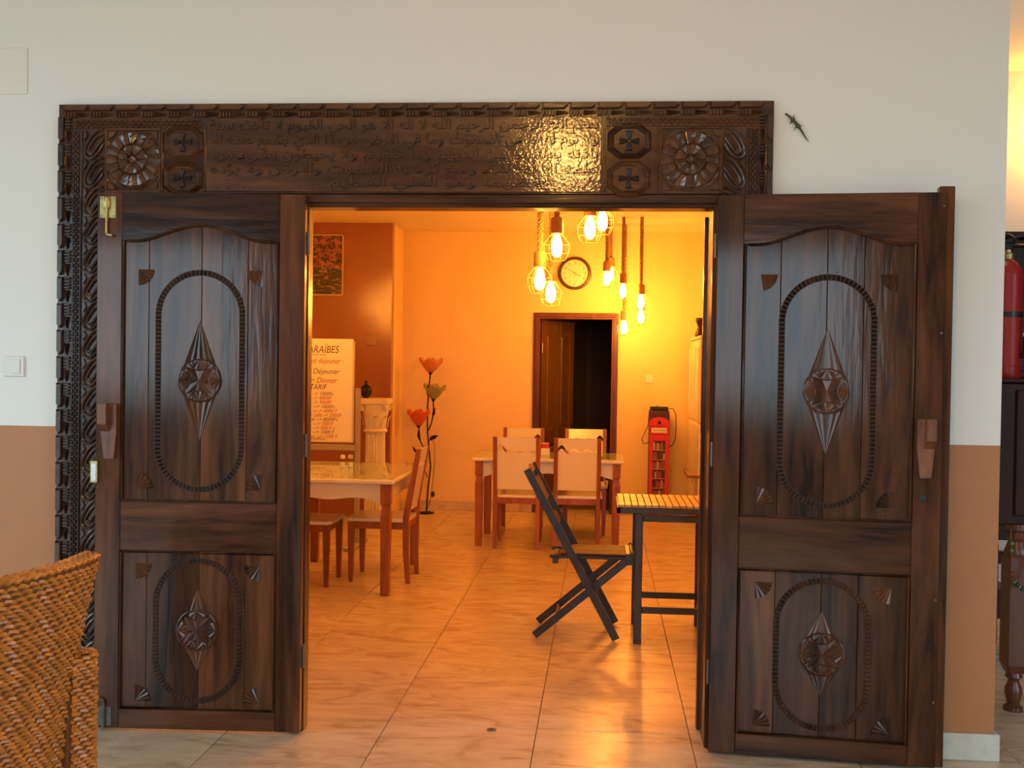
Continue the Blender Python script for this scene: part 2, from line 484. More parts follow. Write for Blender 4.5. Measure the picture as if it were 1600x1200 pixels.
# room behind the inner door; its darkness is put into wall and casing colours
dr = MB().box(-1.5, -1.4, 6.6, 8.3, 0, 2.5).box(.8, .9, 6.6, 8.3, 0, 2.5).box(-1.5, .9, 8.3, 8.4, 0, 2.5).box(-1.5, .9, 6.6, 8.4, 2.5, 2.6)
struct('wall_dark_room', dr, m_dark_room, 'dark room beyond the inner door with shade painted on its walls', 'wall')
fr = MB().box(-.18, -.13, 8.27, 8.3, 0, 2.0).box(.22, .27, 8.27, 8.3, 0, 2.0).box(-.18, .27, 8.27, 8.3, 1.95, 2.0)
struct('trim_dark_room', fr, plain('painted_dim_casing', (.03, .02, .015), .6), 'door casing coloured dim for the shade of the dark room', 'door frame')

# hall the camera stands in (seen only as light and in the varnish)
struct('ceiling_hall', MB().box(-6, 5, HALL_Y, 0, 3.2, 3.3), m_ceil, 'pale ceiling of the entrance hall', 'ceiling')
struct('trim_beam', MB().box(-6, 5, -4.75, -4.45, 2.86, 3.2), m_cab, 'dark timber beam across the hall ceiling', 'beam')
hb = MB()
xx = [-6.1] + [q for o_ in OPEN for q in o_[:2]] + [5.1]
for k in range(0, len(xx), 2):
    hb.box(xx[k], xx[k + 1], HALL_Y - .2, HALL_Y, 0, 3.3)
for (a, b_, c, d) in OPEN:
    hb.box(a, b_, HALL_Y - .2, HALL_Y, 0, c).box(a, b_, HALL_Y - .2, HALL_Y, d, 3.3)
m_hall = plain('brown_hall_paint', (.20, .10, .055), .6)
struct('wall_hall_rear', hb, m_hall, 'hall wall with two wide open windows facing the doorway', 'wall')
hl = MB().box(-6.2, -6, HALL_Y, SIDE[0], 0, 3.3).box(-6.2, -6, SIDE[1], .25, 0, 3.3).box(-6.2, -6, SIDE[0], SIDE[1], 0, SIDE[2]).box(-6.2, -6, SIDE[0], SIDE[1], SIDE[3], 3.3)
struct('wall_hall_left', hl, m_hall, 'hall side wall with one wide open window', 'wall')
hr = MB().box(5, 5.2, HALL_Y, SIDE2[0], 0, 3.3).box(5, 5.2, SIDE2[1], 2.5, 0, 3.3).box(5, 5.2, SIDE2[0], SIDE2[1], 0, SIDE2[2]).box(5, 5.2, SIDE2[0], SIDE2[1], SIDE2[3], 3.3)
struct('wall_hall_right', hr, m_hall, 'hall wall with a wide unseen window added for daylight on the passage side', 'wall')
struct('ground', MB().box(-40, 40, -60, HALL_Y - .2, -.2, -.12).box(-40, -6.2, HALL_Y - .2, 10, -.2, -.12).box(5.2, 40, HALL_Y - .2, 10, -.2, -.12), plain('pale_yard', (.30, .31, .26), .9), 'pale yard outside the hall windows', 'ground')
# passage to the right
struct('wall_passage', MB().box(1.4, 5, 2.4, 2.5, 0, 3.2), m_white, 'pale wall at the end of the passage behind the dark cabinet', 'wall')
struct('ceiling_passage', MB().box(1.4, 5, 0, 2.5, 3.2, 3.3), m_ceil, 'pale ceiling of the passage beside the doorway', 'ceiling')

# ================================================================== CARVED DOOR FRAME
FX0, FX1, FZ1 = -2.148, .622, 2.442
FRM = thing('carved_door_frame', 'dark carved wooden door frame with rosettes and rows of raised Arabic script', 'door frame', kind='structure')
YF = -.022                                     # face of the boards
header = MB().box(FX0, FX1, YF, 0, 2.095, FZ1).build('header_board', m_carve, FRM)
jamb_l = MB().box(FX0, -1.955, YF, 0, 0, 2.095).build('jamb_board', m_carve_z, FRM)
jamb_r = MB().box(.440, FX1, YF + .004, 0, 0, 2.095).build('jamb_board', m_carve_z, FRM)

# repeat pieces, built along +x, centred, standing out of the board towards -y
def block_mesh(mat):
    L, h = .101, .0245
    p = [(-L / 2 + .004, -h / 2), (L / 2 - .014, -h / 2), (L / 2 - .006, -h / 4), (L / 2, 0), (L / 2 - .006, h / 4), (L / 2 - .014, h / 2),
         (-L / 2 + .004, h / 2), (-L / 2 + .012, h / 4), (-L / 2 + .006, 0), (-L / 2 + .012, -h / 4)]
    q = [(x * .95, z * .72) for x, z in p]
    n = len(p)
    mb = MB()
    mb.add([(x, 0, z) for x, z in p] + [(x, -.011, z) for x, z in p] + [(x, -.016, z) for x, z in q],
           [tuple(range(n))] + [(i, (i + 1) % n, n + (i + 1) % n, n + i) for i in range(n)] +
           [(n + i, n + (i + 1) % n, 2 * n + (i + 1) % n, 2 * n + i) for i in range(n)] + [tuple(range(2 * n, 3 * n))])
    return mb.mesh('cornice_block', mat)
def barrel_mesh(mat):
    mb = MB()
    for k in range(4):
        x = -.024 + k * .0125
        mb.cbox(x, x + .0098, -.013, 0, -.0115, .0115, .003)
    return mb.mesh('bead_barrel', mat)
def leaf_mesh(mat):
    mb = MB()
    for s in (-1, 1):
        mb.add([(-.024, 0, 0), (-.024, 0, s * .011), (.024, 0, s * .004), (.024, 0, s * .001), (-.012, -.012, s * .006), (.012, -.008, s * .003)],
               [(0, 1, 4), (1, 2, 5, 4), (2, 3, 5), (0, 4, 5, 3), (0, 3, 2, 1)])
    return mb.mesh('bead_leaf', mat)
for mat, key in ((m_carve, 'h'), (m_carve_z, 'v')):
    globals()['blk_' + key], globals()['brl_' + key], globals()['lef_' + key] = block_mesh(mat), barrel_mesh(mat), leaf_mesh(mat)
PITCH = .1045
nH = int((FX1 - FX0 - .03) / PITCH)
for k in range(nH):
    x = FX0 + .07 + k * PITCH
    link('cornice_block', blk_h, header, (x, YF, 2.4275))
    link('bead_barrel', brl_h, header, (x - .022, YF, 2.400))
    link('bead_leaf', lef_h, header, (x + .030, YF, 2.400))
for jb, xo, s in ((jamb_l, FX0, 1), (jamb_r, FX1, -1)):
    for k in range(22):
        z = 2.345 - k * PITCH
        if s < 0 and z < 2.05: break
        link('cornice_block', blk_v, jb, (xo + s * .0135, YF, z), (0, PI / 2, 0))
        link('bead_barrel', brl_v, jb, (xo + s * .041, YF, z + .022), (0, PI / 2, 0))
        link('bead_leaf', lef_v, jb, (xo + s * .041, YF, z - .030), (0, PI / 2, 0))
# plaited rows of little bricks (too small to lift one by one)
def plait(x0, x1, z0, z1, rows, horiz, mat, parent):
    mb = MB()
    if horiz:
        h = (z1 - z0) / rows
        for r in range(rows):
            x = x0 + (.011 if r % 2 else 0)
            while x < x1 - .012:
                mb.cbox(x, min(x + .019, x1), YF - .008, YF, z0 + r * h + .0012, z0 + (r + 1) * h - .0012, .0035)
                x += .0225
    else:
        wd = (x1 - x0) / rows
        for r in range(rows):
            z = z0 + (.011 if r % 2 else 0)
            while z < z1 - .012:
                mb.cbox(x0 + r * wd + .0012, x0 + (r + 1) * wd - .0012, YF - .009, YF, z, min(z + .019, z1), .0035)
                z += .0225
    mb.build('plaited_border', mat, parent, kind='stuff')
plait(FX0 + .06, -1.56, 2.346, 2.382, 3, True, m_carve, header)
plait(0.0, FX1 - .06, 2.346, 2.382, 3, True, m_carve, header)
plait(FX0 + .058, FX0 + .085, .0, 2.34, 3, False, m_carve_z, jamb_l)
plait(FX1 - .085, FX1 - .058, 1.9, 2.34, 3, False, m_carve_z, jamb_r)
MB().cbox(FX0 + .089, FX0 + .097, YF - .008, YF, 0, 2.34, .003).build('rib', m_carve_z, jamb_l)
MB().cbox(FX1 - .097, FX1 - .089, YF - .008, YF, 1.9, 2.34, .003).build('rib', m_carve_z, jamb_r)

# scrolls: a hooked double strand with an arrow between
def scroll_mesh(s, mat):
    w_, h_ = .078, .112
    def bez(pts, n=22):
        out = []
        for i in range(n + 1):
            t = i / n * (len(pts) - 1)
            k = min(int(t), len(pts) - 2)
            f = t - k
            p0, p1, p2, p3 = pts[max(k - 1, 0)], pts[k], pts[k + 1], pts[min(k + 2, len(pts) - 1)]
            out.append(tuple(.5 * ((2 * p1[c]) + (-p0[c] + p2[c]) * f + (2 * p0[c] - 5 * p1[c] + 4 * p2[c] - p3[c]) * f * f + (-p0[c] + 3 * p1[c] - 3 * p2[c] + p3[c]) * f ** 3) for c in (0, 1)))
        return out
    mb = MB()
    outer = bez([(1.0, 1.02), (.62, .93), (.25, .62), (.06, .30), (.16, .06), (.45, .01), (.75, .20), (1.0, .48)])
    inner = bez([(1.0, .84), (.66, .74), (.38, .48), (.26, .30), (.34, .19), (.50, .21), (.74, .42), (1.0, .68)])
    for path, r in ((outer, .0058), (inner, .0046)):
        mb.tube([(s * (x - .5) * w_, -.004 - .003 * math.sin(3 * x), (z - .5) * h_) for x, z in path], r, 6)
    # raised tongue between the strands
    tong = [(.18, .30), (.26, .14), (.42, .10), (.6, .22), (.45, .24), (.32, .3)]
    mb.prism([(s * (x - .5) * w_, (z - .5) * h_) for x, z in tong], -.007, 0)
    arrow = [(.05, .62), (.22, .80), (.10, .98), (.0, .9), (.06, .8), (0, .7)]
    mb.prism([(s * (x - .5) * w_, (z - .5) * h_) for x, z in arrow], -.009, 0)
    return mb.mesh('scroll', mat, 50)
sc_l, sc_r = scroll_mesh(1, m_carve_z), scroll_mesh(-1, m_carve_z)
for k in range(21):
    link('scroll', sc_l, jamb_l, (-2.006, YF, 2.285 - .112 * k), (0, PI if False else 0, 0))
for k in range(3):
    link('scroll', sc_r, header, (.482, YF, 2.285 - .112 * k))

# rosettes
def petal_mesh(r0, r1, half, mat, name, hgt):
    mb = MB()
    n = 7
    prof = [(r0, .0), (r0 + (r1 - r0) * .45, .75), (r0 + (r1 - r0) * .82, 1.0), (r1, .55)]
    pts, idx = [], []
    for r, k in prof:
        a = half * .93 if k else half * .8
        for s in (-1, 0, 1):
            y = -hgt if s == 0 else -hgt * .55
            if r == r1: y = -hgt * .4 if s == 0 else -hgt * .25
            ang = s * a * (1 if r < r1 else .55)
            pts.append((r * math.sin(ang), y, r * math.cos(ang)))
    F = []
    for i in range(3):
        for j in range(2):
            F.append((i * 3 + j, i * 3 + j + 1, i * 3 + j + 4, i * 3 + j + 3))
    ring = [0, 1, 2, 5, 8, 11, 10, 9, 6, 3]
    base = [(p[0], 0, p[2]) for p in (pts[i] for i in ring)]
    m0 = len(pts)
    F += [(ring[i], ring[(i + 1) % 10], m0 + (i + 1) % 10, m0 + i) for i in range(10)]
    mb.add(pts + base, F)
    return mb.mesh(name, mat)
def rosette(cx, cz, R, sq):
    base = MB().lathe([(R * 1.04, 0), (R * 1.04, .003), (R, .005)], 40)
    base.xf(Matrix.Rotation(PI / 2, 4, 'X'))
    ro = base.build('rosette', m_carve, FRM, loc=(cx, YF, cz))
    po = petal_mesh(R * .56, R, PI / 16, m_carve, 'petal', .014)
    pi_ = petal_mesh(R * .16, R * .56, PI / 8, m_carve, 'petal', .017)
    for k in range(16): link('petal', po, ro, (0, -.004, 0), (0, 2 * PI * k / 16, 0))
    for k in range(8): link('petal', pi_, ro, (0, -.005, 0), (0, 2 * PI * (k + .5) / 8, 0))
    bt = MB().lathe([(R * .14, 0), (R * .14, .014), (R * .1, .018), (R * .04, .016)], 14).xf(Matrix.Rotation(PI / 2, 4, 'X'))
    bt.build('button', m_carve, ro, 40)
    x0, x1, z0, z1 = sq
    bd = MB()
    for a, b_ in (((x0, z0), (x1, z0)), ((x1, z0), (x1, z1)), ((x1, z1), (x0, z1)), ((x0, z1), (x0, z0))):
        bar(bd, (a[0], YF - .004, a[1]), (b_[0], YF - .004, b_[1]), .007, .012)
    for sx in (0, 1):
        for sz in (0, 1):
            X, Z = (x0, x1)[sx], (z0, z1)[sz]
            dx, dz = (1 - 2 * sx), (1 - 2 * sz)
            bd.prism([(X + dx * .008, Z + dz * .008), (X + dx * .038, Z + dz * .008), (X + dx * .026, Z + dz * .026), (X + dx * .008, Z + dz * .038)], YF - .009, YF)
    bd.build('square_border', m_carve, FRM)
rosette(-1.842, 2.224, .112, (-1.95, -1.735, 2.10, 2.342))
rosette(.317, 2.222, .112, (.205, .43, 2.10, 2.342))

# octagonal medallions with a four-petalled cross
def medallion(cx, cz, R):
    def octo(rx, rz):
        c = .46
        return [(rx * x, rz * z) for x, z in ((c, 1), (1, .5), (1, -.5), (c, -1), (-c, -1), (-1, -.5), (-1, .5), (-c, 1))]
    o1, o2, o3 = octo(R, R * .82), octo(R * .84, R * .68), octo(R * .70, R * .56)
    mb = MB()
    V = [(x, 0, z) for x, z in o1] + [(x, -.014, z) for x, z in o2] + [(x, -.003, z) for x, z in o3]
    F = [(i, (i + 1) % 8, 8 + (i + 1) % 8, 8 + i) for i in range(8)] + [(8 + i, 8 + (i + 1) % 8, 16 + (i + 1) % 8, 16 + i) for i in range(8)] + [tuple(range(16, 24))]
    mb.add(V, F)
    o = mb.build('medallion', m_carve, FRM, loc=(cx, YF, cz))
    pm = MB().add([(0, -.010, .004), (-.012, -.006, .036), (0, -.012, .032), (.012, -.006, .036), (-.004, -.004, .006), (.004, -.004, .006),
                   (-.013, -.001, .038), (.013, -.001, .038), (-.005, -.001, .003), (.005, -.001, .003)],
                  [(0, 4, 1, 2), (0, 2, 3, 5), (4, 8, 6, 1), (1, 6, 7, 3), (1, 3, 2), (3, 7, 9, 5)]).mesh('cross_petal', m_groove)
    for k in range(4): link('cross_petal', pm, o, (0, -.0005, 0), (0, k * PI / 2, 0))
for cx in (-1.643, .088):
    for cz in (2.292, 2.152):
        medallion(cx, cz, .082)
sd = MB()
for x in (-1.728, -1.556, -.004, .198):
    sd.cbox(x - .004, x + .004, YF - .008, YF, 2.10, 2.342, .002)
sd.build('divider', m_carve, header)

# script board with five lines of raised letters
script = MB().cbox(-1.548, -.016, YF - .006, YF, 2.100, 2.386, .002).build('script_board', m_chisel, FRM)
FORM = {}
for cp in range(0xFE80, 0xFEFD):
    dd = unicodedata.decomposition(chr(cp)).split()
    if len(dd) == 2: FORM.setdefault(chr(int(dd[1], 16)), {})[dd[0][1:-1]] = chr(cp)
def shape_ar(txt):
    out = []
    for word in txt.split():
        w_ = word.replace('لا', '\x01')
        res, prev = [], False
        for i, ch in enumerate(w_):
            if ch == '\x01':
                res.append('\ufefc' if prev else '\ufefb'); prev = False; continue
            f = FORM[ch]
            dual = 'initial' in f
            nxt = i + 1 < len(w_) and w_[i + 1] != 'ء'
            if ch == 'ء': nxt = False
            if prev and dual and nxt: res.append(f['medial']); prev = True
            elif prev and 'final' in f: res.append(f['final']); prev = False
            elif dual and nxt: res.append(f['initial']); prev = True
            else: res.append(f['isolated']); prev = False
        out.append(''.join(res))
    return ' '.join(out)[::-1]
def text_mesh(name, body, mat, extrude=0.002, bevel=0., offset=0., res=3, shear=0.):
    cu = bpy.data.curves.new(name, 'FONT')
    cu.body = body
    cu.size = 1.0
    cu.extrude = extrude; cu.bevel_depth = bevel; cu.bevel_resolution = 0
    cu.offset = offset; cu.resolution_u = res; cu.shear = shear
    to = bpy.data.objects.new(name, cu)
    COL.objects.link(to)
    dg = bpy.context.evaluated_depsgraph_get()
    me = bpy.data.meshes.new_from_object(to.evaluated_get(dg), depsgraph=dg)
    bpy.data.objects.remove(to)
    me.name = name
    me.materials.clear(); me.materials.append(mat)
    return me
def fit(me, x0, x1, z0, size, yface, depth, wmax=None):
    """lay text (x right, y up) on an xz plane facing -y, squeezed between x0 and x1"""
    xs_ = [v.co.x for v in me.vertices]
    a, b_ = min(xs_), max(xs_)
    zz = [v.co.z for v in me.vertices]
    za, zb = min(zz), max(zz)
    for v in me.vertices:
        x = x0 + (v.co.x - a) / (b_ - a) * (x1 - x0)
        d = (v.co.z - za) / max(zb - za, 1e-6)
        v.co = (x, yface - d * depth, z0 + v.co.y * size)
    me.update()
LINES = [('بسم الله الرحمن الرحيم الله لا اله الا هو الحي القيوم لا تأخذه سنة', -1.535, -.03, 2.340),
         ('ولا نوم له ما في السموت وما في الارض من ذا الذي يشفع عنده الا', -1.53, -.03, 2.284),
         ('باذنه يعلم ما بين ايديهم وما خلفهم ولا يحيطون بشيء من', -1.52, -.03, 2.228),
         ('علمه الا بما شاء وسع كرسيه السموت والارض ولا يؤده', -1.53, -.03, 2.172),
         ('حفظهما وهو العلي العظيم', -1.06, -.20, 2.121)]
for body, x0, x1, z in LINES:
    s_ = shape_ar(body)
    g = text_mesh('letter_groove', s_, m_groove, .01, 0, .022)
    fit(g, x0 - .004, x1 + .004, z, .053, YF - .0055, .0022)
    l = text_mesh('script_line', s_, m_chisel, .01, .008, -.012)
    fit(l, x0, x1, z, .053, YF - .0055, .0065)
    lo = link('script_line', l, script)
    link('letter_groove', g, lo)

# linings of the opening
MB().cbox(-1.955, .44, -.014, .0, 2.060, 2.095, .004).cbox(-1.955, .435, .0, .10, 2.045, 2.089, .004).build('head_lining', m_door_x, FRM)
MB().cbox(.415, .44, -.014, 0, 0, 2.06, .003).cbox(.408, .4245, 0, .25, 0, 2.045, .003).cbox(.396, .4245, .20, .25, 0, 2.04, .003).build('side_lining', m_door, FRM)
MB().cbox(-1.9595, -1.93, 0, .10, 0, 2.045, .003).build('side_lining', m_door, FRM)
MB().cbox(-1.195, -1.142, -.012, .055, 0, 2.06, .004).build('mullion', m_door, FRM)
MB().box(XL, XR, .10, .25, 2.078, 2.0895).build('plaster_soffit', m_white, FRM)

# ================================================================== DOOR LEAVES
LW, LTk, LH = .805, .042, 2.072
def arc_pts(x0, x1, zb, rise, n=24):
    """flat - ogee - crown - ogee - flat outline of the top of the panel"""
    out = []
    for i in range(n + 1):
        t = i / n
        u = abs(t - .5) * 2
        if u > .82: z = 0
        else: z = .5 + .5 * math.cos(PI * u / .82)
        z = z ** .85 if z > 0 else 0
        out.append((x0 + (x1 - x0) * t, zb + rise * z))
    return out
def stadium(cx, cz, rx, hz, n):
    """evenly spaced (x, z, nx, nz) on a rounded oval"""
    st = hz - rx
    per = 2 * PI * rx + 4 * st
    out = []
    for k in range(n):
        s = per * k / n
        q = PI * rx
        if s < q:
            a = s / rx
            out.append((cx + rx * math.cos(a), cz + st + rx * math.sin(a), math.cos(a), math.sin(a)))
        elif s < q + 2 * st:
            out.append((cx - rx, cz + st - (s - q), -1, 0))
        elif s < 2 * q + 2 * st:
            a = PI + (s - q - 2 * st) / rx
            out.append((cx + rx * math.cos(a), cz - st + rx * math.sin(a), math.cos(a), math.sin(a)))
        else:
            out.append((cx + rx, cz - st + (s - 2 * q - 2 * st), 1, 0))
    return out
def rope_border(cx, cz, rx, hz, y, parent):
    per = 2 * PI * rx + 4 * (hz - rx)
    n = int(per / .0158)
    P = stadium(cx, cz, rx, hz, n)
    mb = MB()
    for (x, z, nx, nz) in P:
        tx, tz = -nz, nx
        w_, h_ = .0098, .0062
        def q(a, b_, d): return (x + nx * a + tx * b_, y - d, z + nz * a + tz * b_)
        mb.add([q(-w_, -h_, 0), q(w_, -h_, 0), q(w_, h_, 0), q(-w_, h_, 0), q(-w_ * .8, 0, .0065), q(w_ * .8, 0, .0065)],
               [(0, 4, 5, 1), (3, 2, 5, 4), (0, 3, 4), (1, 5, 2)])
    o = mb.build('rope_border', m_door, parent, kind='stuff')
    P = stadium(cx, cz, rx, hz, 72)
    g = MB()
    m_ = len(P)
    V = [(x - nx * .0115, y - .0008, z - nz * .0115) for x, z, nx, nz in P] + [(x + nx * .0115, y - .0008, z + nz * .0115) for x, z, nx, nz in P]
    g.add(V, [(i, (i + 1) % m_, m_ + (i + 1) % m_, m_ + i) for i in range(m_)])
    g.build('border_groove', m_groove, o)
    return o
def fan(ax, az, dx, dz, R, y, parent):
    """quarter fan of ridges spreading from its corner"""
    mb = MB()
    n = 10
    V = [(ax, y - .001, az)]
    for k in range(n + 1):
        a = PI / 2 * k / n
        h = .007 if k % 2 else .001
        V.append((ax + dx * R * math.cos(a), y - h, az + dz * R * math.sin(a)))
    F = [(0, k + 1, k + 2) for k in range(n)]
    m0 = len(V)
    V += [(ax, y, az)] + [(v[0], y, v[2]) for v in V[1:n + 2]]
    F += [(k + 1, k + 2, m0 + k + 2, m0 + k + 1) for k in range(n)]
    mb.add(V, F)
    mb.build('corner_fan', m_door, parent)
def star(cx, cz, R, tip, y, parent):
    """carved disc with four lens arcs and a star, a fluted spike above and below"""
    base = MB().lathe([(R, 0), (R, .004), (R * .97, .005)], 36).xf(Matrix.Rotation(PI / 2, 4, 'X'))
    o = base.build('star_disc', m_door, parent, loc=(cx, y, cz))
    mb = MB()
    mb.tube([(R * .97 * math.cos(2 * PI * k / 40), -.006, R * .97 * math.sin(2 * PI * k / 40)) for k in range(40)], .0032, 5, True)
    for q in range(4):
        a0 = q * PI / 2
        c0 = (R * .98 * math.cos(a0), R * .98 * math.sin(a0))
        rr = R * .52
        pts = []
        for k in range(15):
            a = a0 + PI + (k - 7) / 7 * 1.22
            pts.append((c0[0] + rr * math.cos(a), -.006, c0[1] + rr * math.sin(a)))
        mb.tube(pts, .0026, 5)
    mb.build('ring', m_door, o, 60)
    st = MB()
    V = [(0, -.011, 0)]
    for k in range(16):
        a = 2 * PI * k / 16
        if k % 4 == 2: r, h = R * .90, .006
        elif k % 4 == 0: r, h = R * .42, .010
        else: r, h = R * .55, .0045
        V.append((r * math.cos(a), -h, r * math.sin(a)))
    F = [(0, 1 + k, 1 + (k + 1) % 16) for k in range(16)]
    st.add(V, F)
    for q in range(4):                       # ridged lenses
        a0 = q * PI / 2
        c0 = (R * .93 * math.cos(a0), R * .93 * math.sin(a0))
        V = [(c0[0], -.010, c0[1])]
        for k in range(9):
            a = a0 + PI + (k - 4) / 4 * 1.15
            V.append((c0[0] + R * .44 * math.cos(a), -(.0085 if k % 2 else .0052), c0[1] + R * .44 * math.sin(a)))
        st.add(V, [(0, k + 1, k + 2) for k in range(8)])
    st.build('star', m_door, o)
    for s in (1, -1):
        sp = MB()
        n = 10
        half = R * .88
        V = [(0, -.001, s * tip)]
        for k in range(n + 1):
            u = -1 + 2 * k / n
            V.append((half * u, -(.0075 if k % 2 else .0012), s * R * (.94 - .5 * u * u) * .75))
        sp.add(V, [(0, k + 1, k + 2) for k in range(n)])
        sp.build('spike', m_door, o)
    return o

def leaf(name, label, sgn, hinge, rz, hardware):
    """sgn +1: the leaf runs to +x from its hinge, -1: to -x"""
    root = thing(name, label, 'door', hinge, rz, kind='structure')
    Y0, Y1 = -LTk / 2, LTk / 2
    S, z0 = sgn, .012
    pz = [.088, .705, .895, 1.905]             # lower panel bottom / top, upper panel bottom / shoulder
    sw = .098
    def X(a): return S * a
    def box(n, a, b_, c, d, y0=Y0, y1=Y1, mat=m_door, bv=.003):
        return MB().cbox(X(a), X(b_), y0, y1, c, d, bv).build(n, mat, root)
    box('stile', 0, sw, z0, LH + z0)
    box('stile', LW - sw, LW, z0, LH + z0)
    box('bottom_rail', sw, LW - sw, z0, pz[0], mat=m_door_x)
    box('middle_rail', sw, LW - sw, pz[1], pz[2], mat=m_door_x)
    arch = arc_pts(sw, LW - sw, pz[3], .062)
    poly = [(X(x), z) for x, z in arch] + [(X(LW - sw), LH + z0), (X(sw), LH + z0)]
    MB().prism(poly, Y0, Y1).build('top_rail', m_door_x, root)
    # planks of the two panels
    yp = Y0 + .006
    cuts = [sw, sw + .135, sw + .30, sw + .43, LW - sw] if S > 0 else [sw, sw + .12, sw + .30, sw + .505, LW - sw]
    for (a, b_) in zip(cuts[:-1], cuts[1:]):
        box('plank', a + .0006, b_ - .0006, pz[0] - .005, pz[1] + .005, yp, Y1 - .008, m_plank, .0016)
        box('plank', a + .0006, b_ - .0006, pz[2] - .005, pz[3] + .064, yp, Y1 - .008, m_plank, .0016)
    # bead mouldings round the panels
    e = .006
    up = MB()
    path = [(X(x), Y0 - .001, z - (e if 0 < i < 24 else e)) for i, (x, z) in enumerate(arch)]
    path = [(X(sw + e), Y0 - .001, pz[2] + e)] + [(X(min(max(x, sw + e), LW - sw - e)), Y0 - .001, z - e) for x, z in arch] + [(X(LW - sw - e), Y0 - .001, pz[2] + e)]
    up.tube(path, .0058, 6, True)
    up.build('panel_bead', m_door, root, 60)
    lo = MB()
    lo.tube([(X(sw + e), Y0 - .001, pz[0] + e), (X(sw + e), Y0 - .001, pz[1] - e), (X(LW - sw - e), Y0 - .001, pz[1] - e), (X(LW - sw - e), Y0 - .001, pz[0] + e)], .0058, 6, True)
    lo.build('panel_bead', m_door, root, 60)
    cx = X(LW / 2)
    rope_border(cx, 1.362, .163, .418, yp, root)
    rope_border(cx, .397, .163, .272, yp, root)
    star(cx, 1.365, .084, .232, yp, root)
    star(cx, .400, .081, .158, yp, root)
    for sx in (-1, 1):
        for (z, dz) in ((1.790, -1), (.945, 1), (.655, -1), (.120, 1)):
            fan(cx + sx * .242, z, -sx, dz, .061, yp, root)
    hx = X(LW - .058)
    # wooden pull
    h = thing_part = MB()
    h.prism([(hx - .030, 1.27), (hx + .030, 1.27), (hx + .030, 1.16), (hx + .020, 1.06), (hx - .018, 1.06), (hx - .030, 1.16)], Y0 - .020, Y0)
    hd = h.build('pull_handle', m_handle, root)
    MB().prism([(Y0 - .020, 1.272), (Y0 - .060, 1.272), (Y0 - .058, 1.195), (Y0 - .020, 1.165)], hx - S * .005, hx + S * .028, 'x').build('grip', m_handle, hd)
    # hinges on the hinge edge
    for z in (.30, 1.12, 1.90):
        MB().tube([(X(-.004), Y1 - .004, z - .045), (X(-.004), Y1 - .004, z + .045)], .006, 8).box(X(.0), X(.03), Y1, Y1 + .002, z - .045, z + .045).build('hinge', m_iron, root)
    if hardware == 'bolts':
        bx = X(LW - .040)
        p = MB().cbox(bx - .030, bx + .032, Y0 - .003, Y0, 1.985, 2.068, .001)
        bo = p.build('bolt_plate', m_brass, root)
        MB().tube([(bx, Y0 - .009, 2.062), (bx, Y0 - .009, 1.93), (bx + .006, Y0 - .012, 1.92), (bx + .026, Y0 - .016, 1.917)], .0055, 8).cbox(bx - .012, bx + .012, Y0 - .012, Y0, 2.02, 2.066, .003).build('bolt_rod', m_brass, bo, 50)
        for sx in (-.024, .026):
            for z in (1.992, 2.060):
                MB().lathe([(.0032, 0), (.003, .0015)], 8).xf(Matrix.Translation((bx + sx, Y0 - .003, z)) @ Matrix.Rotation(PI / 2, 4, 'X')).build('screw', m_iron, bo)
        bx = X(LW - .035)
        p2 = MB().cbox(bx - .022, bx + .035, Y0 - .003, Y0, .022, .095, .001).build('bolt_plate', m_iron, root)
        MB().tube([(bx - .012, Y0 - .014, .128), (bx + .004, Y0 - .012, .126), (bx + .008, Y0 - .009, .11), (bx + .008, Y0 - .009, .014)], .006, 8).build('bolt_rod', m_iron, p2, 50)
        kx = X(LW + .002)
        kp = MB().cbox(kx - .014, kx + .014, Y0 - .012, Y0 + .012, .965, 1.05, .002).build('lock_keeper', m_brass, root)
        MB().cbox(kx - .009, kx + .009, Y0 - .014, Y0 - .012, .972, 1.04, .001).build('strike_plate', m_steel, kp)
    else:
        MB().cbox(X(LW - .024), X(LW + .030), Y0 + .012, Y1 + .012, z0, LH + .035, .003).build('astragal', m_door, root)
        MB().lathe([(.014, 0), (.013, .002), (.008, .0025)], 14).xf(Matrix.Translation((X(LW - .062), Y0, .985)) @ Matrix.Rotation(PI / 2, 4, 'X')).build('keyhole', m_black, root)
        for z in (2.035, 1.58, .62, .25):
            MB().lathe([(.005, 0), (.004, .0018)], 8).xf(Matrix.Translation((X(LW - .010), Y0, z)) @ Matrix.Rotation(PI / 2, 4, 'X')).build('screw', m_iron, root)
    return root
leaf('door_1', 'carved dark door leaf with brass bolts at the edge beside the wicker armchair', -1, (-1.143, -.046, 0), math.radians(3.0), 'bolts')
leaf('door_2', 'carved dark door leaf swung wide open against the wall with a plain keyhole', 1, (.418, -.052, 0), math.radians(-5.0), 'key')

# ================================================================== HALL SIDE: small things on the wall
def switch_plate(name, label, cat, loc, w_, h_, rocker, mat=None):
    t = thing(name, label, cat, loc)
    MB().cbox(-w_ / 2, w_ / 2, -.009, 0, -h_ / 2, h_ / 2, .003).build('plate', mat or m_plasticw, t)
    for (x, z, a, b_) in rocker:
        MB().cbox(x - a / 2, x + a / 2, -.013, -.009, z - b_ / 2, z + b_ / 2, .002).build('rocker', mat or m_plasticw, t)
    return t
switch_plate('light_switch', 'small white light switch on the wall above the terracotta band', 'switch', (-2.335, 0, 1.408), .085, .082, [(.012, 0, .03, .056)])
t = thing('access_cover', 'flat painted access cover high on the white wall', 'cover plate', (-2.46, 0, 2.58))
MB().cbox(-.17, .17, -.004, 0, -.092, .092, .002).build('cover', m_white, t)
MB().lathe([(.004, 0), (.003, .002)], 8).xf(Matrix.Translation((.158, -.004, .08)) @ Matrix.Rotation(PI / 2, 4, 'X')).build('screw', m_white, t)

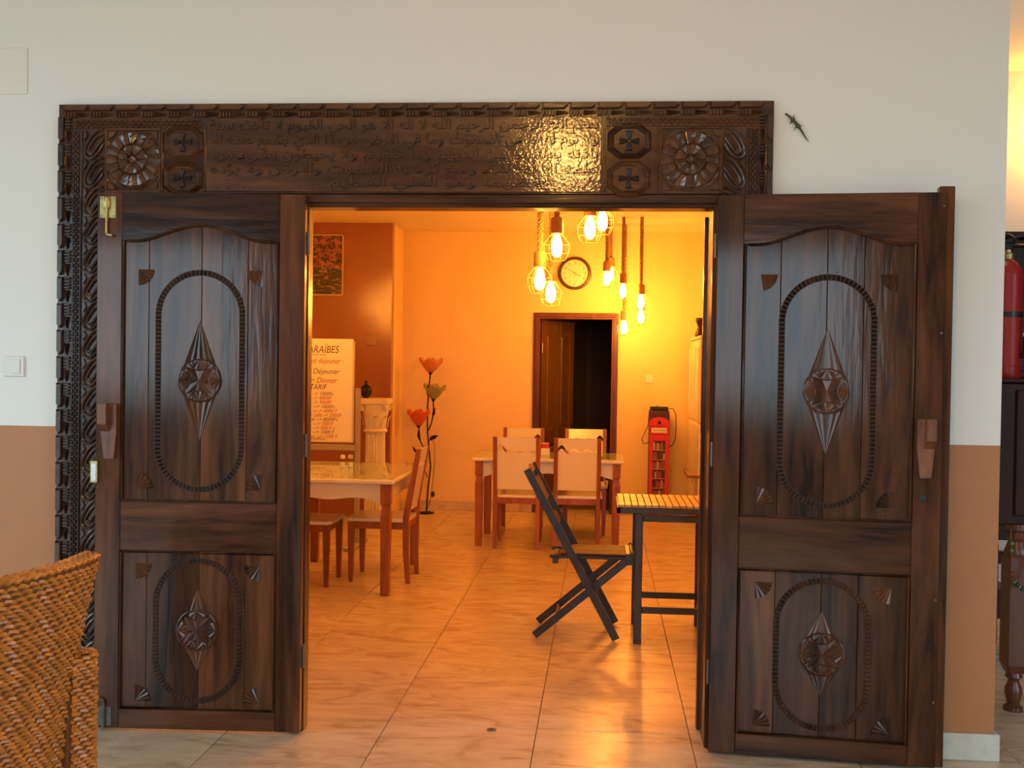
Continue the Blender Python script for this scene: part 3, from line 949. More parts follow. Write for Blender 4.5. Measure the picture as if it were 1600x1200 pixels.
# lizard on the wall: one skinned body
def lizard():
    me = bpy.data.meshes.new('gecko')
    P = [(.0, 0), (.013, -.010), (.026, -.022), (.038, -.036), (.046, -.046), (.056, -.060), (.066, -.076), (.076, -.092), (.086, -.104),
         (-.004, .003),
         (.030, -.012), (.029, -.002), (.018, -.031), (.014, -.038), (.052, -.043), (.062, -.045), (.035, -.050), (.030, -.054), (.033, -.064)]
    R = [.0046, .0050, .0072, .0074, .0062, .0048, .0036, .0024, .0010, .0030, .0022, .0014, .0022, .0014, .0024, .0014, .0024, .0016, .0012]
    E_ = [(0, 1), (1, 2), (2, 3), (3, 4), (4, 5), (5, 6), (6, 7), (7, 8), (0, 9), (2, 10), (10, 11), (2, 12), (12, 13), (4, 14), (14, 15), (4, 16), (16, 17), (17, 18)]
    me.from_pydata([(x, 0, z) for x, z in P], E_, [])
    o = link('gecko', me, None, (.669, -.0062, 2.396))
    md = o.modifiers.new('skin', 'SKIN')
    for i, v in enumerate(me.skin_vertices[0].data if me.skin_vertices else []):
        v.radius = (R[i] * 1.45, R[i] * .8)
        v.use_root = (i == 3)
    if not me.skin_vertices:
        bpy.context.view_layer.objects.active = o
    md.use_smooth_shade = True
    s = o.modifiers.new('sub', 'SUBSURF'); s.levels = 1; s.render_levels = 1
    me.materials.append(plain('olive_green_skin', (.075, .085, .018), .5, noise=.3, nscale=150))
    tag(o, 'small olive green gecko clinging to the white wall beside the carved frame', 'lizard')
    return o
def ensure_skin(o):
    me = o.data
    return me
_lz = lizard()

# floor bolt socket
t = thing('floor_bolt_socket', 'small dark floor socket for the door bolt set in the tile', 'floor socket', (-.412, .095, 0))
MB().lathe([(.020, 0), (.019, .003), (.013, .0035), (.011, .001)], 16).build('cup', m_iron, t, 40)
MB().lathe([(.010, .0012), (.009, .0016)], 12).build('hole', m_black, t)

# ================================================================== WICKER ARMCHAIR
WC = thing('wicker_armchair', 'honey brown woven wicker armchair seen from behind next to the carved frame', 'armchair', (-1.527, -1.487, 0))
WC.rotation_euler = (0, 0, math.atan2(.97, .25))
def weave(name, S, ulen, vlen, parent, pitch=.0136, wave=.034, r=.0066, du=.0075):
    """S(u, v) -> (point, normal); strands run along u"""
    mb = MB()
    rows = int(vlen / pitch)
    for k in range(rows + 1):
        v = min(k * pitch, vlen)
        L_ = ulen(v) if callable(ulen) else ulen
        n = max(int(L_ / du), 3)
        pts = []
        for i in range(n + 1):
            u = L_ * i / n
            p, nn = S(u, v + .003 * math.sin(u * 9 + k))
            a = .0045 * math.sin(2 * PI * (u / wave + k * .34)) + random.uniform(-.0006, .0006)
            q = .0030 * math.cos(2 * PI * (u / wave + k * .34))
            pts.append(Vector(p) + Vector(nn) * a + Vector((0, 0, q)))
        mb.tube(pts, r, 5)
    return mb.build(name, m_wicker, parent, True, kind='stuff')
HB = .885
def half(z):            # half width of the back: slim below the arms, flaring to the top
    return .252 if z < .60 else .252 + (z - .60) / (HB - .60) * .078
def lean(z):
    return -.02 - (max(z - .25, 0) / (HB - .25)) ** 1.3 * .075
def bow(x):
    return .06 * (x / .32) ** 2
def back_pt(x, z, off=0.):
    return (x, lean(z) + bow(x) - off, z)
core = MB()
nz, nx = 20, 12
V, F = [], []
for i in range(nz + 1):
    z = .02 + (HB - .02) * i / nz
    for j in range(nx + 1):
        x = -half(z) + 2 * half(z) * j / nx
        V.append((x, lean(z) + bow(x), z))
    for j in range(nx + 1):
        x = half(z) - 2 * half(z) * j / nx
        V.append((x, lean(z) + bow(x) + .055, z))
m_ = 2 * (nx + 1)
for i in range(nz):
    for j in range(m_):
        F.append((i * m_ + j, i * m_ + (j + 1) % m_, (i + 1) * m_ + (j + 1) % m_, (i + 1) * m_ + j))
F += [tuple(range(m_)), tuple(range(nz * m_, (nz + 1) * m_))]
core.add(V, F)
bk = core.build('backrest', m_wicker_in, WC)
weave('woven_back', lambda u, v: (back_pt(u - half(v + .02), v + .02), (0, -1, 0)), lambda v: 2 * half(v + .02), HB - .03, bk)
# top roll: strands along the rim, then the end face
rim = MB()
for q in range(6):
    a = q / 5
    pts = []
    for i in range(91):
        x = -half(HB) + 2 * half(HB) * i / 90
        wv = .0028 * math.sin(2 * PI * (x / .03 + q * .37))
        pts.append((x, lean(HB) + bow(x) + .055 * a, HB + .004 * math.sin(PI * a) + wv))
    rim.tube(pts, .0062, 5)
rim.build('rim_roll', m_wicker, bk, True, kind='stuff')
endw = MB()
for k in range(56):
    z = .03 + k * .0152
    if z > HB - .004: break
    for sx in (1, -1):
        x = sx * (half(z) + .001)
        endw.tube([(x + sx * .003 * math.sin(3 * i + k), lean(z) + bow(x) + .055 * i / 6, z) for i in range(7)], .0062, 5)
endw.build('woven_end', m_wicker, bk, True, kind='stuff')
for s in (1, -1):
    x0, x1, zt = .232, .325, .625
    y0, y1 = -.030, .50
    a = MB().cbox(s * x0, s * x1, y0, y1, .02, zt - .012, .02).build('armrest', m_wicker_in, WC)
    weave('woven_panel', lambda u, v: ((s * (x0 + u), y0, .02 + v), (0, -1, 0)), x1 - x0, zt - .035, a)
    weave('woven_panel', lambda u, v: ((s * x1, y0 + u, .02 + v), (s, 0, 0)), y1 - y0, zt - .035, a)
    top = MB()
    for q in range(8):
        x = x0 + (x1 - x0) * q / 7
        zc = zt - .012 + .008 * math.sin(PI * q / 7)
        top.tube([(s * x, y0 + (y1 - y0) * i / 60, zc + .003 * math.sin(2 * PI * (i / 3.6 + q * .37))) for i in range(61)], .0066, 5)
    top.build('arm_roll', m_wicker, a, True, kind='stuff')
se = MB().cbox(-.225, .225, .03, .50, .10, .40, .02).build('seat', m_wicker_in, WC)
weave('woven_panel', lambda u, v: ((-.225 + u, .505, .10 + v), (0, 1, 0)), .45, .29, se)
MB().cbox(-.22, .22, .05, .50, .40, .47, .03).build('seat_cushion', plain('beige_cushion', (.5, .42, .3), .9), WC)
for sx in (-.28, .28):
    for y in (.03, .47):
        MB().cbox(sx - .02, sx + .02, y - .02 + .01, y + .02 + .01, 0, .03, .004).build('foot', m_black_wood, WC)

# ================================================================== PASSAGE: cabinet, extinguisher, beads
CB = thing('dark_cabinet', 'dark red wooden cabinet on stout turned legs beyond the wall end', 'cabinet', (1.72, .60, 0))
# lower body on turned legs, upper back board
MB().cbox(-.045, 1.1, -.02, .46, .80, 1.400, .006).build('body', m_cab, CB)
MB().cbox(-.055, 1.11, -.03, .47, 1.400, 1.418, .004).build('top', m_cab, CB)
HU = thing('dark_hutch', 'dark red upper cupboard standing on the cabinet behind the fire extinguisher', 'cupboard', (1.72, .60, 1.418))
MB().cbox(-.055, 1.1, .26, .46, 0, .622, .006).build('case', m_cab, HU)
MB().cbox(-.07, 1.12, .24, .48, .622, .652, .006).build('cornice', m_cab, HU)
for k in range(2):
    MB().cbox(.0 + k * .54, .52 + k * .54, .248, .26, .03, .60, .004).build('door', m_cab, HU)
for k in range(2):
    d_ = MB().cbox(.02 + k * .53, .53 + k * .53, -.032, -.02, .84, 1.37, .004).build('door', m_cab, CB)
    MB().cbox(.08 + k * .53, .47 + k * .53, -.038, -.032, .90, 1.31, .004).build('door_panel', m_cab, d_)
def turned_leg(x, y):
    lg = MB().lathe([(.045, .80), (.045, .775), (.034, .765), (.046, .74), (.036, .725), (.044, .70), (.05, .685), (.05, .67)], 20, (x, y, 0)).build('leg', m_cableg, CB, 40)
    q = .048
    def octo(s_, c): return [(s_, c), (c, s_), (-c, s_), (-s_, c), (-s_, -c), (-c, -s_), (c, -s_), (s_, -c)]
    rings = [(.67, .040, .030), (.655, q, .040), (.20, q, .040), (.165, .034, .026)]
    V, F = [], []
    for z, s_, c in rings:
        V += [(x + a, y + b_, z) for a, b_ in octo(s_, c)]
    for i in range(3):
        for k in range(8):
            F.append((i * 8 + k, i * 8 + (k + 1) % 8, i * 8 + 8 + (k + 1) % 8, i * 8 + 8 + k))
    F += [tuple(range(8)), tuple(range(24, 32))]
    MB().add(V, F).build('leg_block', m_cableg, lg)
    MB().lathe([(.030, .165), (.036, .145), (.024, .135), (.022, .125), (.034, .10), (.036, .075), (.028, .04), (.026, .028), (.040, .018), (.040, .0)], 20, (x, y, 0)).build('leg_foot', m_cableg, lg, 50)
for x in (.055, 1.04):
    for y in (.03, .41):
        turned_leg(x, y)
MB().cbox(-.06, 1.0, .36, .40, .735, .79, .004).build('back_rail', m_cab, CB)

# low dark wooden stool/chair tucked behind the cabinet's front leg
HC = thing('slatted_bench', 'dark wooden bench with slats and a rounded arm tucked behind the cabinet leg', 'bench', (1.86, 1.50, 0))
MB().cbox(-.25, .25, -.03, .03, .60, .66, .006).build('top_slat', m_cab, HC)
MB().cbox(-.25, .25, -.03, .03, .48, .54, .006).build('slat', m_cab, HC)
MB().prism([(-.26, .42), (.30, .33), (.30, .18), (-.26, .27)], -.03, .03).build('seat_rail', m_cab, HC)
MB().tube([(-.26, -.05, .37), (.10, -.12, .37)], .036, 14).build('arm', m_cableg, HC, 40)
for x in (-.23, .23):
    MB().cbox(x - .025, x + .025, -.025, .025, 0, .70, .004).build('leg', m_cab, HC)
    MB().cbox(x - .025, x + .025, .40, .45, 0, .40, .004).build('leg', m_cab, HC)
MB().cbox(-.26, .26, .0, .46, .30, .335, .004).build('seat', m_cab, HC)

EX = thing('fire_extinguisher', 'red fire extinguisher with black strap standing on the dark cabinet', 'fire extinguisher', (1.735, .70, 1.418))
MB().lathe([(.060, 0), (.064, .012), (.064, .05), (.066, .055), (.064, .06), (.064, .44), (.058, .475), (.040, .50), (.024, .512)], 28).build('cylinder', m_red, EX, 40)
MB().lathe([(.024, .510), (.026, .515), (.026, .535), (.018, .54), (.018, .555)], 16).build('collar', m_brass, EX, 40)
v_ = MB().cbox(-.022, .022, -.02, .02, .552, .585, .006).build('valve', m_blackmetal, EX)
MB().add([(-.015, -.012, .585), (-.015, .012, .585), (.09, .012, .625), (.09, -.012, .625), (-.015, -.012, .593), (-.015, .012, .593), (.09, .012, .633), (.09, -.012, .633)],
         [(0, 1, 2, 3), (4, 5, 6, 7), (0, 1, 5, 4), (1, 2, 6, 5), (2, 3, 7, 6), (3, 0, 4, 7)]).build('lever', m_blackmetal, v_)
MB().tube([(-.02 + .05 * math.cos(a), -.01, .585 + .035 * math.sin(a)) for a in [k * PI / 8 for k in range(9)]], .006, 6).build('carry_handle', m_blackmetal, v_)
hs = MB().tube([(.02, -.02, .57), (.06, -.05, .565), (.085, -.06, .50), (.078, -.058, .36), (.066, -.058, .27), (.06, -.058, .18)], .0085, 8).build('hose', m_black, EX, 60)
MB().lathe([(.011, .19), (.012, .15), (.017, .09), (.015, .085)], 12, (.06, -.062, 0)).build('nozzle', m_black, hs, 40)
MB().lathe([(.0125, .195), (.0125, .18)], 12, (.06, -.062, 0)).build('band', m_plasticw, hs)
MB().lathe([(.0662, .262), (.0662, .285)], 28).build('strap', m_black, EX)

BD = thing('bead_string', 'string of dark and green beads hanging at the cabinet leg', 'beads', (1.765, .535, .60))
bpts = [(-.052, 0, .19), (-.05, -.01, .12), (-.05, -.02, .05), (-.045, -.02, -.01), (-.03, -.02, -.04), (-.01, -.02, -.05), (.015, -.02, -.04), (.035, -.02, -.01), (.05, -.02, .04), (.055, -.01, .1), (.056, 0, .19)]
MB().tube(bpts, .002, 5).build('cord', m_cableg, BD)
def ball(c, r, n=8):
    return MB().lathe([(r * math.sin(PI * k / 6), -r * math.cos(PI * k / 6)) for k in range(1, 6)], n, c)
m_bg = plain('green_bead', (.10, .28, .14), .4); m_bd = plain('dark_bead', (.05, .045, .03), .35); m_br = plain('red_brown_bead', (.16, .035, .022), .35)
ball((-.05, -.02, .0), .015).build('bead', m_br, BD, True)
ball((-.05, -.012, .10), .008).build('bead', m_bg, BD, True)
ball((-.05, -.012, .13), .009).build('bead', m_bg, BD, True)
for k in range(9):
    u = k / 8
    x = -.038 + .075 * u
    z = -.045 * math.sin(PI * (u * .8 + .1)) - .012
    MB().lathe([(.011, -.003), (.011, .003)], 10).xf(Matrix.Translation((x, -.02, z)) @ Matrix.Rotation(PI / 2 + (.5 - u) * 1.6, 4, 'Y')).build('bead', m_bd if k % 2 else m_bg, BD)
for k in range(4):
    ball((.045 + .003 * k, -.018, .0 + .024 * k), .010).build('bead', m_bg if k % 2 else m_br, BD, True)

# lamps of the hall side: ceiling lamp over the camera, wall lamp in the passage
def warm_lamp(name, label, cat, loc, strength, parts):
    t_ = thing(name, label, cat, loc)
    for n, mb, mt in parts:
        mb.build(n, mt, t_, 40)
    return t_
m_hall_bulb = plain('hall_lamp_glow', (1, .8, .5), .3, emit=((1.0, .50, .12), 430.0))
warm_lamp('hall_pendant', 'warm glass pendant lamp hanging from the hall ceiling', 'lamp', (-.28, -3.75, 2.95), 1,
          [('cord', MB().tube([(0, 0, .25), (0, 0, .09)], .006, 6), m_blackmetal), ('cap', MB().lathe([(.03, .09), (.05, .06), (.05, .05)], 16), m_brass),
           ('globe', MB().lathe([(.05 * math.sin(PI * k / 8) * 1.5, -.05 * math.cos(PI * k / 8) * 1.5) for k in range(1, 8)], 14), m_hall_bulb)])
warm_lamp('passage_lamp', 'warm wall lamp high on the passage wall', 'lamp', (2.62, 2.30, 2.86), 1,
          [('bracket', MB().cbox(-.05, .05, .06, .10, -.06, .06, .005), m_brass), ('arm', MB().tube([(0, .06, 0), (0, 0, 0)], .01, 8), m_brass),
           ('globe', MB().lathe([(.05 * math.sin(PI * k / 8), -.05 * math.cos(PI * k / 8)) for k in range(1, 8)], 12), plain('passage_lamp_glow', (1, .8, .5), .3, emit=((1.0, .40, .05), 300.0)))])

# ================================================================== DINING ROOM: lamps
CAGE_R = .071
def make_pendant(rope_len):
    """origin at the bulb's centre; parts: rope, socket, bulb, cage"""
    t_ = thing('pendant_lamp', '', 'lamp')
    rp = MB()
    for s in range(3):
        pts = []
        n = max(int(rope_len / .012), 8)
        for i in range(n + 1):
            z = .15 + rope_len * i / n
            a = z * 2 * PI / .055 + s * 2 * PI / 3
            pts.append((.0085 * math.cos(a), .0085 * math.sin(a), z))
        rp.tube(pts, .0100, 5)
    rp.build('rope', m_rope, t_, True)
    MB().lathe([(.024, .065), (.034, .068), (.036, .09), (.034, .115), (.036, .14), (.030, .155), (.014, .158)], 16).build('socket', m_socket, t_, 40)
    MB().lathe([(.012, .068), (.017, .050), (.028, .018), (.031, -.010), (.027, -.038), (.016, -.054), (.004, -.059)], 12).build('bulb', m_bulb, t_, 60)
    cg = MB()
    rings = [(.032, .062), (CAGE_R, .012), (CAGE_R * .94, -.034), (CAGE_R * .66, -.076)]
    def pt(r, z, k): return (r * math.cos(PI / 3 * k + .3), r * math.sin(PI / 3 * k + .3), z)
    for r, z in rings:
        cg.tube([pt(r, z, k) for k in range(6)], .0015, 4, True)
    for k in range(6):
        cg.tube([pt(r, z, k) for r, z in rings], .0015, 4)
    cg.build('cage', m_gold, t_)
    return t_
def px(y, x_at, *_): return None
LAMPS = [  # x, y, z of the bulb; label
    (-.356, 1.90, 1.925, 'caged pendant lamp on a thick twisted rope hanging lowest but one of the front cluster'),
    (-.256, 1.72, 2.090, 'caged pendant lamp of the front cluster hanging beside the top of the clock'),
    (-.316, 2.36, 1.882, 'caged pendant lamp hanging lowest in the front cluster above the inner door casing'),
    (-.080, 1.86, 2.205, 'caged pendant lamp tucked up high under the carved header in the front cluster'),
    (-.013, 2.12, 2.283, 'caged pendant lamp hung highest so that the lintel cuts off its socket'),
    (.027, 5.50, 2.225, 'caged pendant lamp on the shortest brown rope of the rear cluster'),
    (.063, 5.90, 2.300, 'caged pendant lamp half hidden behind the shortest roped lamp of the rear cluster'),
    (.169, 5.40, 2.110, 'caged pendant lamp on a thick brown rope hanging midway in the rear cluster'),
    (.327, 5.40, 2.016, 'caged pendant lamp on the long straight rope nearest the tall cabinet'),
    (.347, 5.90, 1.910, 'caged pendant lamp hanging just below the long straight roped one'),
    (.195, 5.92, 1.809, 'caged pendant lamp hanging lowest of the rear cluster beside the inner door casing'),
    (-2.50, 3.15, 1.95, 'caged pendant lamp low over the table by the whiteboard'),
    (-2.62, 3.45, 2.12, 'caged pendant lamp at middle height over the table by the whiteboard'),
    (-2.38, 3.55, 2.28, 'caged pendant lamp hung high over the table by the whiteboard'),
]
for i, (x, y, z, lab) in enumerate(LAMPS):
    L_ = CEIL - .15 - z
    t_ = make_pendant(L_)
    t_.location = (x, y, z)
    t_.rotation_euler = (0, 0, random.uniform(0, 1))
    t_['label'] = lab
    t_['group'] = 'caged pendant lamps'

# ------------------------------------------------------------------ clock
CK = thing('wall_clock', 'round wall clock with dark brown rim and cream dial above the inner door', 'clock', (-.283, 6.466, 2.356))
RX = Matrix.Rotation(PI / 2, 4, 'X')
MB().lathe([(.160, 0), (.164, .015), (.158, .032), (.142, .034), (.132, .022), (.131, .010)], 48).xf(RX).build('rim', plain('brown_rim', (.06, .022, .012), .35), CK, 50)
dl = MB().lathe([(.134, .004), (.134, .012)], 40).xf(RX).build('dial', plain('cream_dial', (.80, .76, .68), .5), CK)
m_ink = plain('black_ink', (.03, .022, .016), .6)
for k in range(1, 13):
    me = text_mesh('numeral', str(k), m_ink, .002)
    a = PI / 2 - 2 * PI * k / 12
    sz = .034
    xs_ = [v.co.x for v in me.vertices]; ys_ = [v.co.y for v in me.vertices]
    cx, cy = (min(xs_) + max(xs_)) / 2, (min(ys_) + max(ys_)) / 2
    for v in me.vertices:
        v.co = ((v.co.x - cx) * sz + .102 * math.cos(a), -.0125 - (v.co.z + .002) * .2, (v.co.y - cy) * sz + .102 * math.sin(a))
    link('numeral', me, dl)
def hand(ang, ln, w_):
    mb = MB()
    d = (math.sin(ang), math.cos(ang))
    bar(mb, (-d[0] * .02, -.016, -d[1] * .02), (d[0] * ln, -.016, d[1] * ln), w_, .001)
    mb.build('hand', m_ink, CK)
MB().lathe([(.133, .020), (.10, .0225), (.05, .024), (.002, .0245)], 40, caps=False).xf(RX).build('cover_glass', m_glass, CK, 60)
hand(math.radians(118), .066, .006)
hand(math.radians(303), .085, .004)
hand(math.radians(180), .05, .0025)

# ------------------------------------------------------------------ inner door (ajar) and its casing
IF = thing('door_casing', 'reddish brown moulded casing of the inner door in the back wall', 'door frame', (0, 6.466, 0), kind='structure')
for (a, b_, c, d) in ((-.678, -.615, 0, 1.968), (.088, .152, 0, 1.968)):
    ps = MB().cbox(a, b_, -.018, .002, c, d, .004).build('casing_post', m_backframe, IF)
    MB().cbox(a + .018, b_ - .018, -.028, -.018, c, d - .02, .004).build('moulding', m_backframe, ps)
hp = MB().cbox(-.678, .152, -.019, .002, 1.905, 1.968, .004).build('casing_head', m_backframe, IF)
MB().cbox(-.66, .134, -.029, -.019, 1.925, 1.95, .004).build('moulding', m_backframe, hp)
MB().cbox(-.654, -.615, .002, .13, 0, 1.93, .002).build('jamb', m_backframe, IF)
MB().cbox(.088, .129, .002, .13, 0, 1.93, .002).build('jamb', m_backframe, IF)
MB().cbox(-.654, .129, .002, .13, 1.905, 1.943, .002).build('jamb_head', m_backframe, IF)
ID = thing('door_3', 'brown panelled inner door standing ajar under the clock', 'door', (-.612, 6.55, 0), math.radians(63), kind='structure')
DW, DT = .66, .038
for (a, b_) in ((0, .085), (.288, .372), (DW - .085, DW)):
    MB().cbox(a, b_, -DT / 2, DT / 2, .01, 1.90, .002).build('stile', m_backdoor, ID)
for (c, d) in ((.01, .16), (.66, .80), (1.78, 1.90)):
    for (a, b_) in ((.085, .288), (.372, DW - .085)):
        MB().cbox(a, b_, -DT / 2, DT / 2, c, d, .002).build('rail', m_backdoor, ID)
for (c, d) in ((.16, .66), (.80, 1.78)):
    for (a, b_) in ((.085, .288), (.372, DW - .085)):
        pn = MB().box(a, b_, -DT / 2 + .012, DT / 2 - .012, c, d).build('panel', m_backdoor, ID)
        MB().cbox(a + .035, b_ - .035, -DT / 2 + .004, DT / 2 - .004, c + .035, d - .035, .008).build('raised_field', m_backdoor, pn)
lp = MB().cbox(DW - .062, DW - .026, -DT / 2 - .005, -DT / 2, .64, .84, .002).build('lock_plate', m_steel, ID)
MB().tube([(DW - .044, -DT / 2 - .004, .76), (DW - .044, -DT / 2 - .045, .76), (DW - .15, -DT / 2 - .05, .76)], .009, 8).build('lever', m_steel, lp, 60)
MB().tube([(DW - .044, DT / 2, .76), (DW - .044, DT / 2 + .05, .76), (DW - .14, DT / 2 + .055, .76)], .009, 8).build('lever', m_steel, lp, 60)
ky = MB().tube([(DW - .044, -DT / 2 - .005, .68), (DW - .044, -DT / 2 - .03, .675), (DW - .046, -DT / 2 - .032, .60)], .004, 6).cbox(DW - .06, DW - .03, -DT / 2 - .036, -DT / 2 - .03, .565, .62, .003).build('key_bunch', m_brass, lp)
for z in (.72, 1.62):
    MB().tube([(-.006, -DT / 2 - .003, z - .05), (-.006, -DT / 2 - .003, z + .05)], .007, 8).build('hinge', m_steel, ID)

switch_plate('wall_socket', 'cream wall socket plate on the back wall above the red cabinet', 'socket', (.459, 6.466, 1.327), .075, .082, [(0, .0, .05, .05)], m_lacquer)
switch_plate('wall_socket', 'square socket plate on the glossy brown wall above the plaster column', 'socket', (-2.165, 5.85, 1.652), .088, .084, [(0, -.004, .05, .036)], plain('brown_socket_plate', (.34, .17, .09), .4))

# ------------------------------------------------------------------ picture on the brown wall
def paint_mat():
    m, nt, b_ = nmat('autumn_tree_print')
    N, L = nt.nodes, nt.links
    tc = N.new('ShaderNodeTexCoord')
    sp = N.new('ShaderNodeSeparateXYZ'); L.new(tc.outputs['Object'], sp.inputs[0])
    n = N.new('ShaderNodeTexNoise'); n.inputs['Scale'].default_value = 26; n.inputs['Detail'].default_value = 6; n.inputs['Distortion'].default_value = 1.4
    L.new(tc.outputs['Object'], n.inputs['Vector'])
    fo = N.new('ShaderNodeValToRGB')
    fo.color_ramp.elements[0].position = .42; fo.color_ramp.elements[0].color = (.03, .012, .01, 1)
    fo.color_ramp.elements[1].position = .62; fo.color_ramp.elements[1].color = (.42, .16, .13, 1)
    L.new(n.outputs['Fac'], fo.inputs[0])
    mp = N.new('ShaderNodeMapping'); mp.inputs['Scale'].default_value = (5, 5, 16); mp.inputs['Rotation'].default_value = (0, .5, 0)
    L.new(tc.outputs['Object'], mp.inputs['Vector'])
    n2 = N.new('ShaderNodeTexNoise'); n2.inputs['Scale'].default_value = 1.; n2.inputs['Detail'].default_value = 5; n2.inputs['Distortion'].default_value = 2.5
    L.new(mp.outputs[0], n2.inputs['Vector'])
    gr = N.new('ShaderNodeValToRGB')
    gr.color_ramp.elements[0].position = .5; gr.color_ramp.elements[0].color = (.04, .03, .022, 1)
    gr.color_ramp.elements[1].position = .66; gr.color_ramp.elements[1].color = (.32, .25, .2, 1)
    L.new(n2.outputs['Fac'], gr.inputs[0])
    ad = N.new('ShaderNodeMath'); ad.operation = 'MULTIPLY_ADD'; ad.inputs[1].default_value = .18
    L.new(n.outputs['Fac'], ad.inputs[0]); L.new(sp.outputs['Z'], ad.inputs[2])
    gt = N.new('ShaderNodeMath'); gt.operation = 'GREATER_THAN'; gt.inputs[1].default_value = .07
    L.new(ad.outputs[0], gt.inputs[0])
    mx = N.new('ShaderNodeMix'); mx.data_type = 'RGBA'
    L.new(gt.outputs[0], mx.inputs[0]); L.new(gr.outputs[0], mx.inputs[6]); L.new(fo.outputs[0], mx.inputs[7])
    L.new(mx.outputs[2], b_.inputs['Base Color'])
    b_.inputs['Roughness'].default_value = .35
    return m
PC = thing('framed_picture', 'tall framed print of a red leaved tree on the brown wall', 'picture', (-2.70, 5.85, 2.362))
MB().cbox(-.25, .25, -.012, 0, -.275, .275, .002).build('print', paint_mat(), PC)
pf = MB()
for (a, b_, c, d) in ((-.262, -.25, -.287, .287), (.25, .262, -.287, .287)):
    pf.cbox(a, b_, -.02, 0, c, d, .002)
for (c, d) in ((-.287, -.275), (.275, .287)):
    pf.cbox(-.262, .262, -.02, 0, c, d, .002)
pf.build('frame', plain('pale_frame', (.55, .40, .28), .4), PC)

# ------------------------------------------------------------------ whiteboard on its stand
WB = thing('whiteboard', 'white writing board with handwritten meal price list on a grey stand', 'whiteboard', (-2.45, 4.20, 0))
m_board = plain('whiteboard_surface', (.82, .80, .77), .25, coat=.2)
bo = MB().cbox(-.52, .505, -.012, .008, .815, 1.630, .012).build('board', m_board, WB)
bf = MB()
for (a, b_, c, d) in ((-.54, -.52, .81, 1.635), (.490, .512, .815, 1.612)):
    bf.cbox(a, b_, -.008, .016, c, d, .004)
bf.build('board_edge', plain('pale_grey_frame', (.60, .58, .55), .35, metal=.3), WB)
m_gst = plain('grey_stand_metal', (.40, .37, .34), .35, metal=.4)
MB().cbox(-.56, .525, -.03, .012, .755, .800, .004).build('tray', m_gst, WB)
MB().cbox(.525, .562, -.012, .025, 0, 1.245, .004).build('post', m_gst, WB)
MB().cbox(-.60, -.562, -.012, .025, 0, 1.245, .004).build('post', m_gst, WB)
MB().cbox(.50, .585, -.25, .25, 0, .035, .006).build('foot', m_gst, WB)
MB().cbox(-.62, -.54, -.25, .25, 0, .035, .006).build('foot', m_gst, WB)
m_pen = plain('red_brown_marker', (.38, .055, .035), .6)
m_pen2 = plain('dark_marker', (.10, .035, .03), .6)
def scrawl(txt, x0, z, h, mat, wfac=.52):
    me = text_mesh('handwriting', txt, mat, .002, shear=.2)
    xs_ = [v.co.x for v in me.vertices]
    fit(me, x0, x0 + (max(xs_) - min(xs_)) * h * wfac / .6, z, h, -.0122, .0008)
    link('handwriting', me, bo, kind='stuff')
scrawl('CARAÏBES', .10, 1.520, .080, m_pen2, .50)
MB().box(.02, .29, -.0128, -.0121, 1.503, 1.507).build('underline', m_pen2, bo)
scrawl('-> petit déjeuner', .06, 1.437, .060, m_pen, .50)
scrawl('I -> Déjeuner', .09, 1.355, .060, m_pen2, .56)
scrawl('I  -> Dinner', .10, 1.283, .062, m_pen, .56)
scrawl('TARIF', .165, 1.230, .062, m_pen2, .50)
rows = ['-> 1000Fc', '-> 4000F', '-> 3000F', '--> 1000Fc', 'x--> 6000 F', '-> cafe -> 2000F', 'thé --> 8000Fc', '---> 500 F', '--> 500 F c', '--> 1000 F', 'eau --> 1500 F']
for k, r in enumerate(rows):
    scrawl(r, .19 - (.04 if len(r) > 11 else 0), 1.185 - k * .0335, .040, m_pen if k % 3 else m_pen2, .60)
scrawl('Confirm...', .17, .835, .03, m_black, .7)

# ------------------------------------------------------------------ plaster column with a small dark pot
CO = thing('plaster_column', 'cream fluted plaster column with a leafy capital before the brown wall', 'column', (-2.035, 5.48, 0))
MB().lathe([(.14, 0), (.14, .05), (.12, .06), (.125, .085), (.10, .10)], 28).build('base', m_plaster, CO, 40)
MB().lathe([(.096, .10), (.088, .82)], 40, flute=1, fd=.011).build('shaft', m_plaster, CO)
cap = MB().lathe([(.100, .82), (.112, .835), (.100, .85), (.094, .86), (.098, .92), (.115, 1.0), (.125, 1.06), (.128, 1.075)], 28).build('capital', m_plaster, CO, 40)
MB().cbox(-.13, .13, -.13, .13, 1.072, 1.128, .010).build('abacus', m_plaster, cap)
lf = MB()
for k in range(8):
    a = 2 * PI * k / 8 + .2
    V = []
    for i in range(6):
        t_ = i / 5
        r_ = .100 + .022 * t_ + .022 * max(0, t_ - .6) / .4
        z_ = .86 + .135 * t_ - (.02 if i == 5 else 0)
        w_ = .030 * math.sin(PI * (.25 + .6 * t_))
        for s in (-1, 0, 1):
            rr = r_ + (.009 if s == 0 else 0)
            V.append((rr * math.cos(a) - s * w_ * math.sin(a), rr * math.sin(a) + s * w_ * math.cos(a), z_))
    lf.add(V, [(i * 3 + j, i * 3 + j + 1, i * 3 + j + 4, i * 3 + j + 3) for i in range(5) for j in range(2)])
lf.build('leaf_relief', m_plaster, cap, 60)
for k in range(4):
    a = PI / 4 + k * PI / 2
    cx, cy = .148 * math.cos(a), .148 * math.sin(a)
    pts = [(cx + (.026 - .0022 * i) * math.cos(i * .75) * math.cos(a), cy + (.026 - .0022 * i) * math.cos(i * .75) * math.sin(a), 1.035 + (.026 - .0022 * i) * math.sin(i * .75)) for i in range(11)]
    MB().tube(pts, .011, 6).build('volute', m_plaster, cap, 60)
PT = thing('small_dark_pot', 'small dark lidded pot standing on the plaster column', 'pot', (-2.12, 5.45, 1.128))
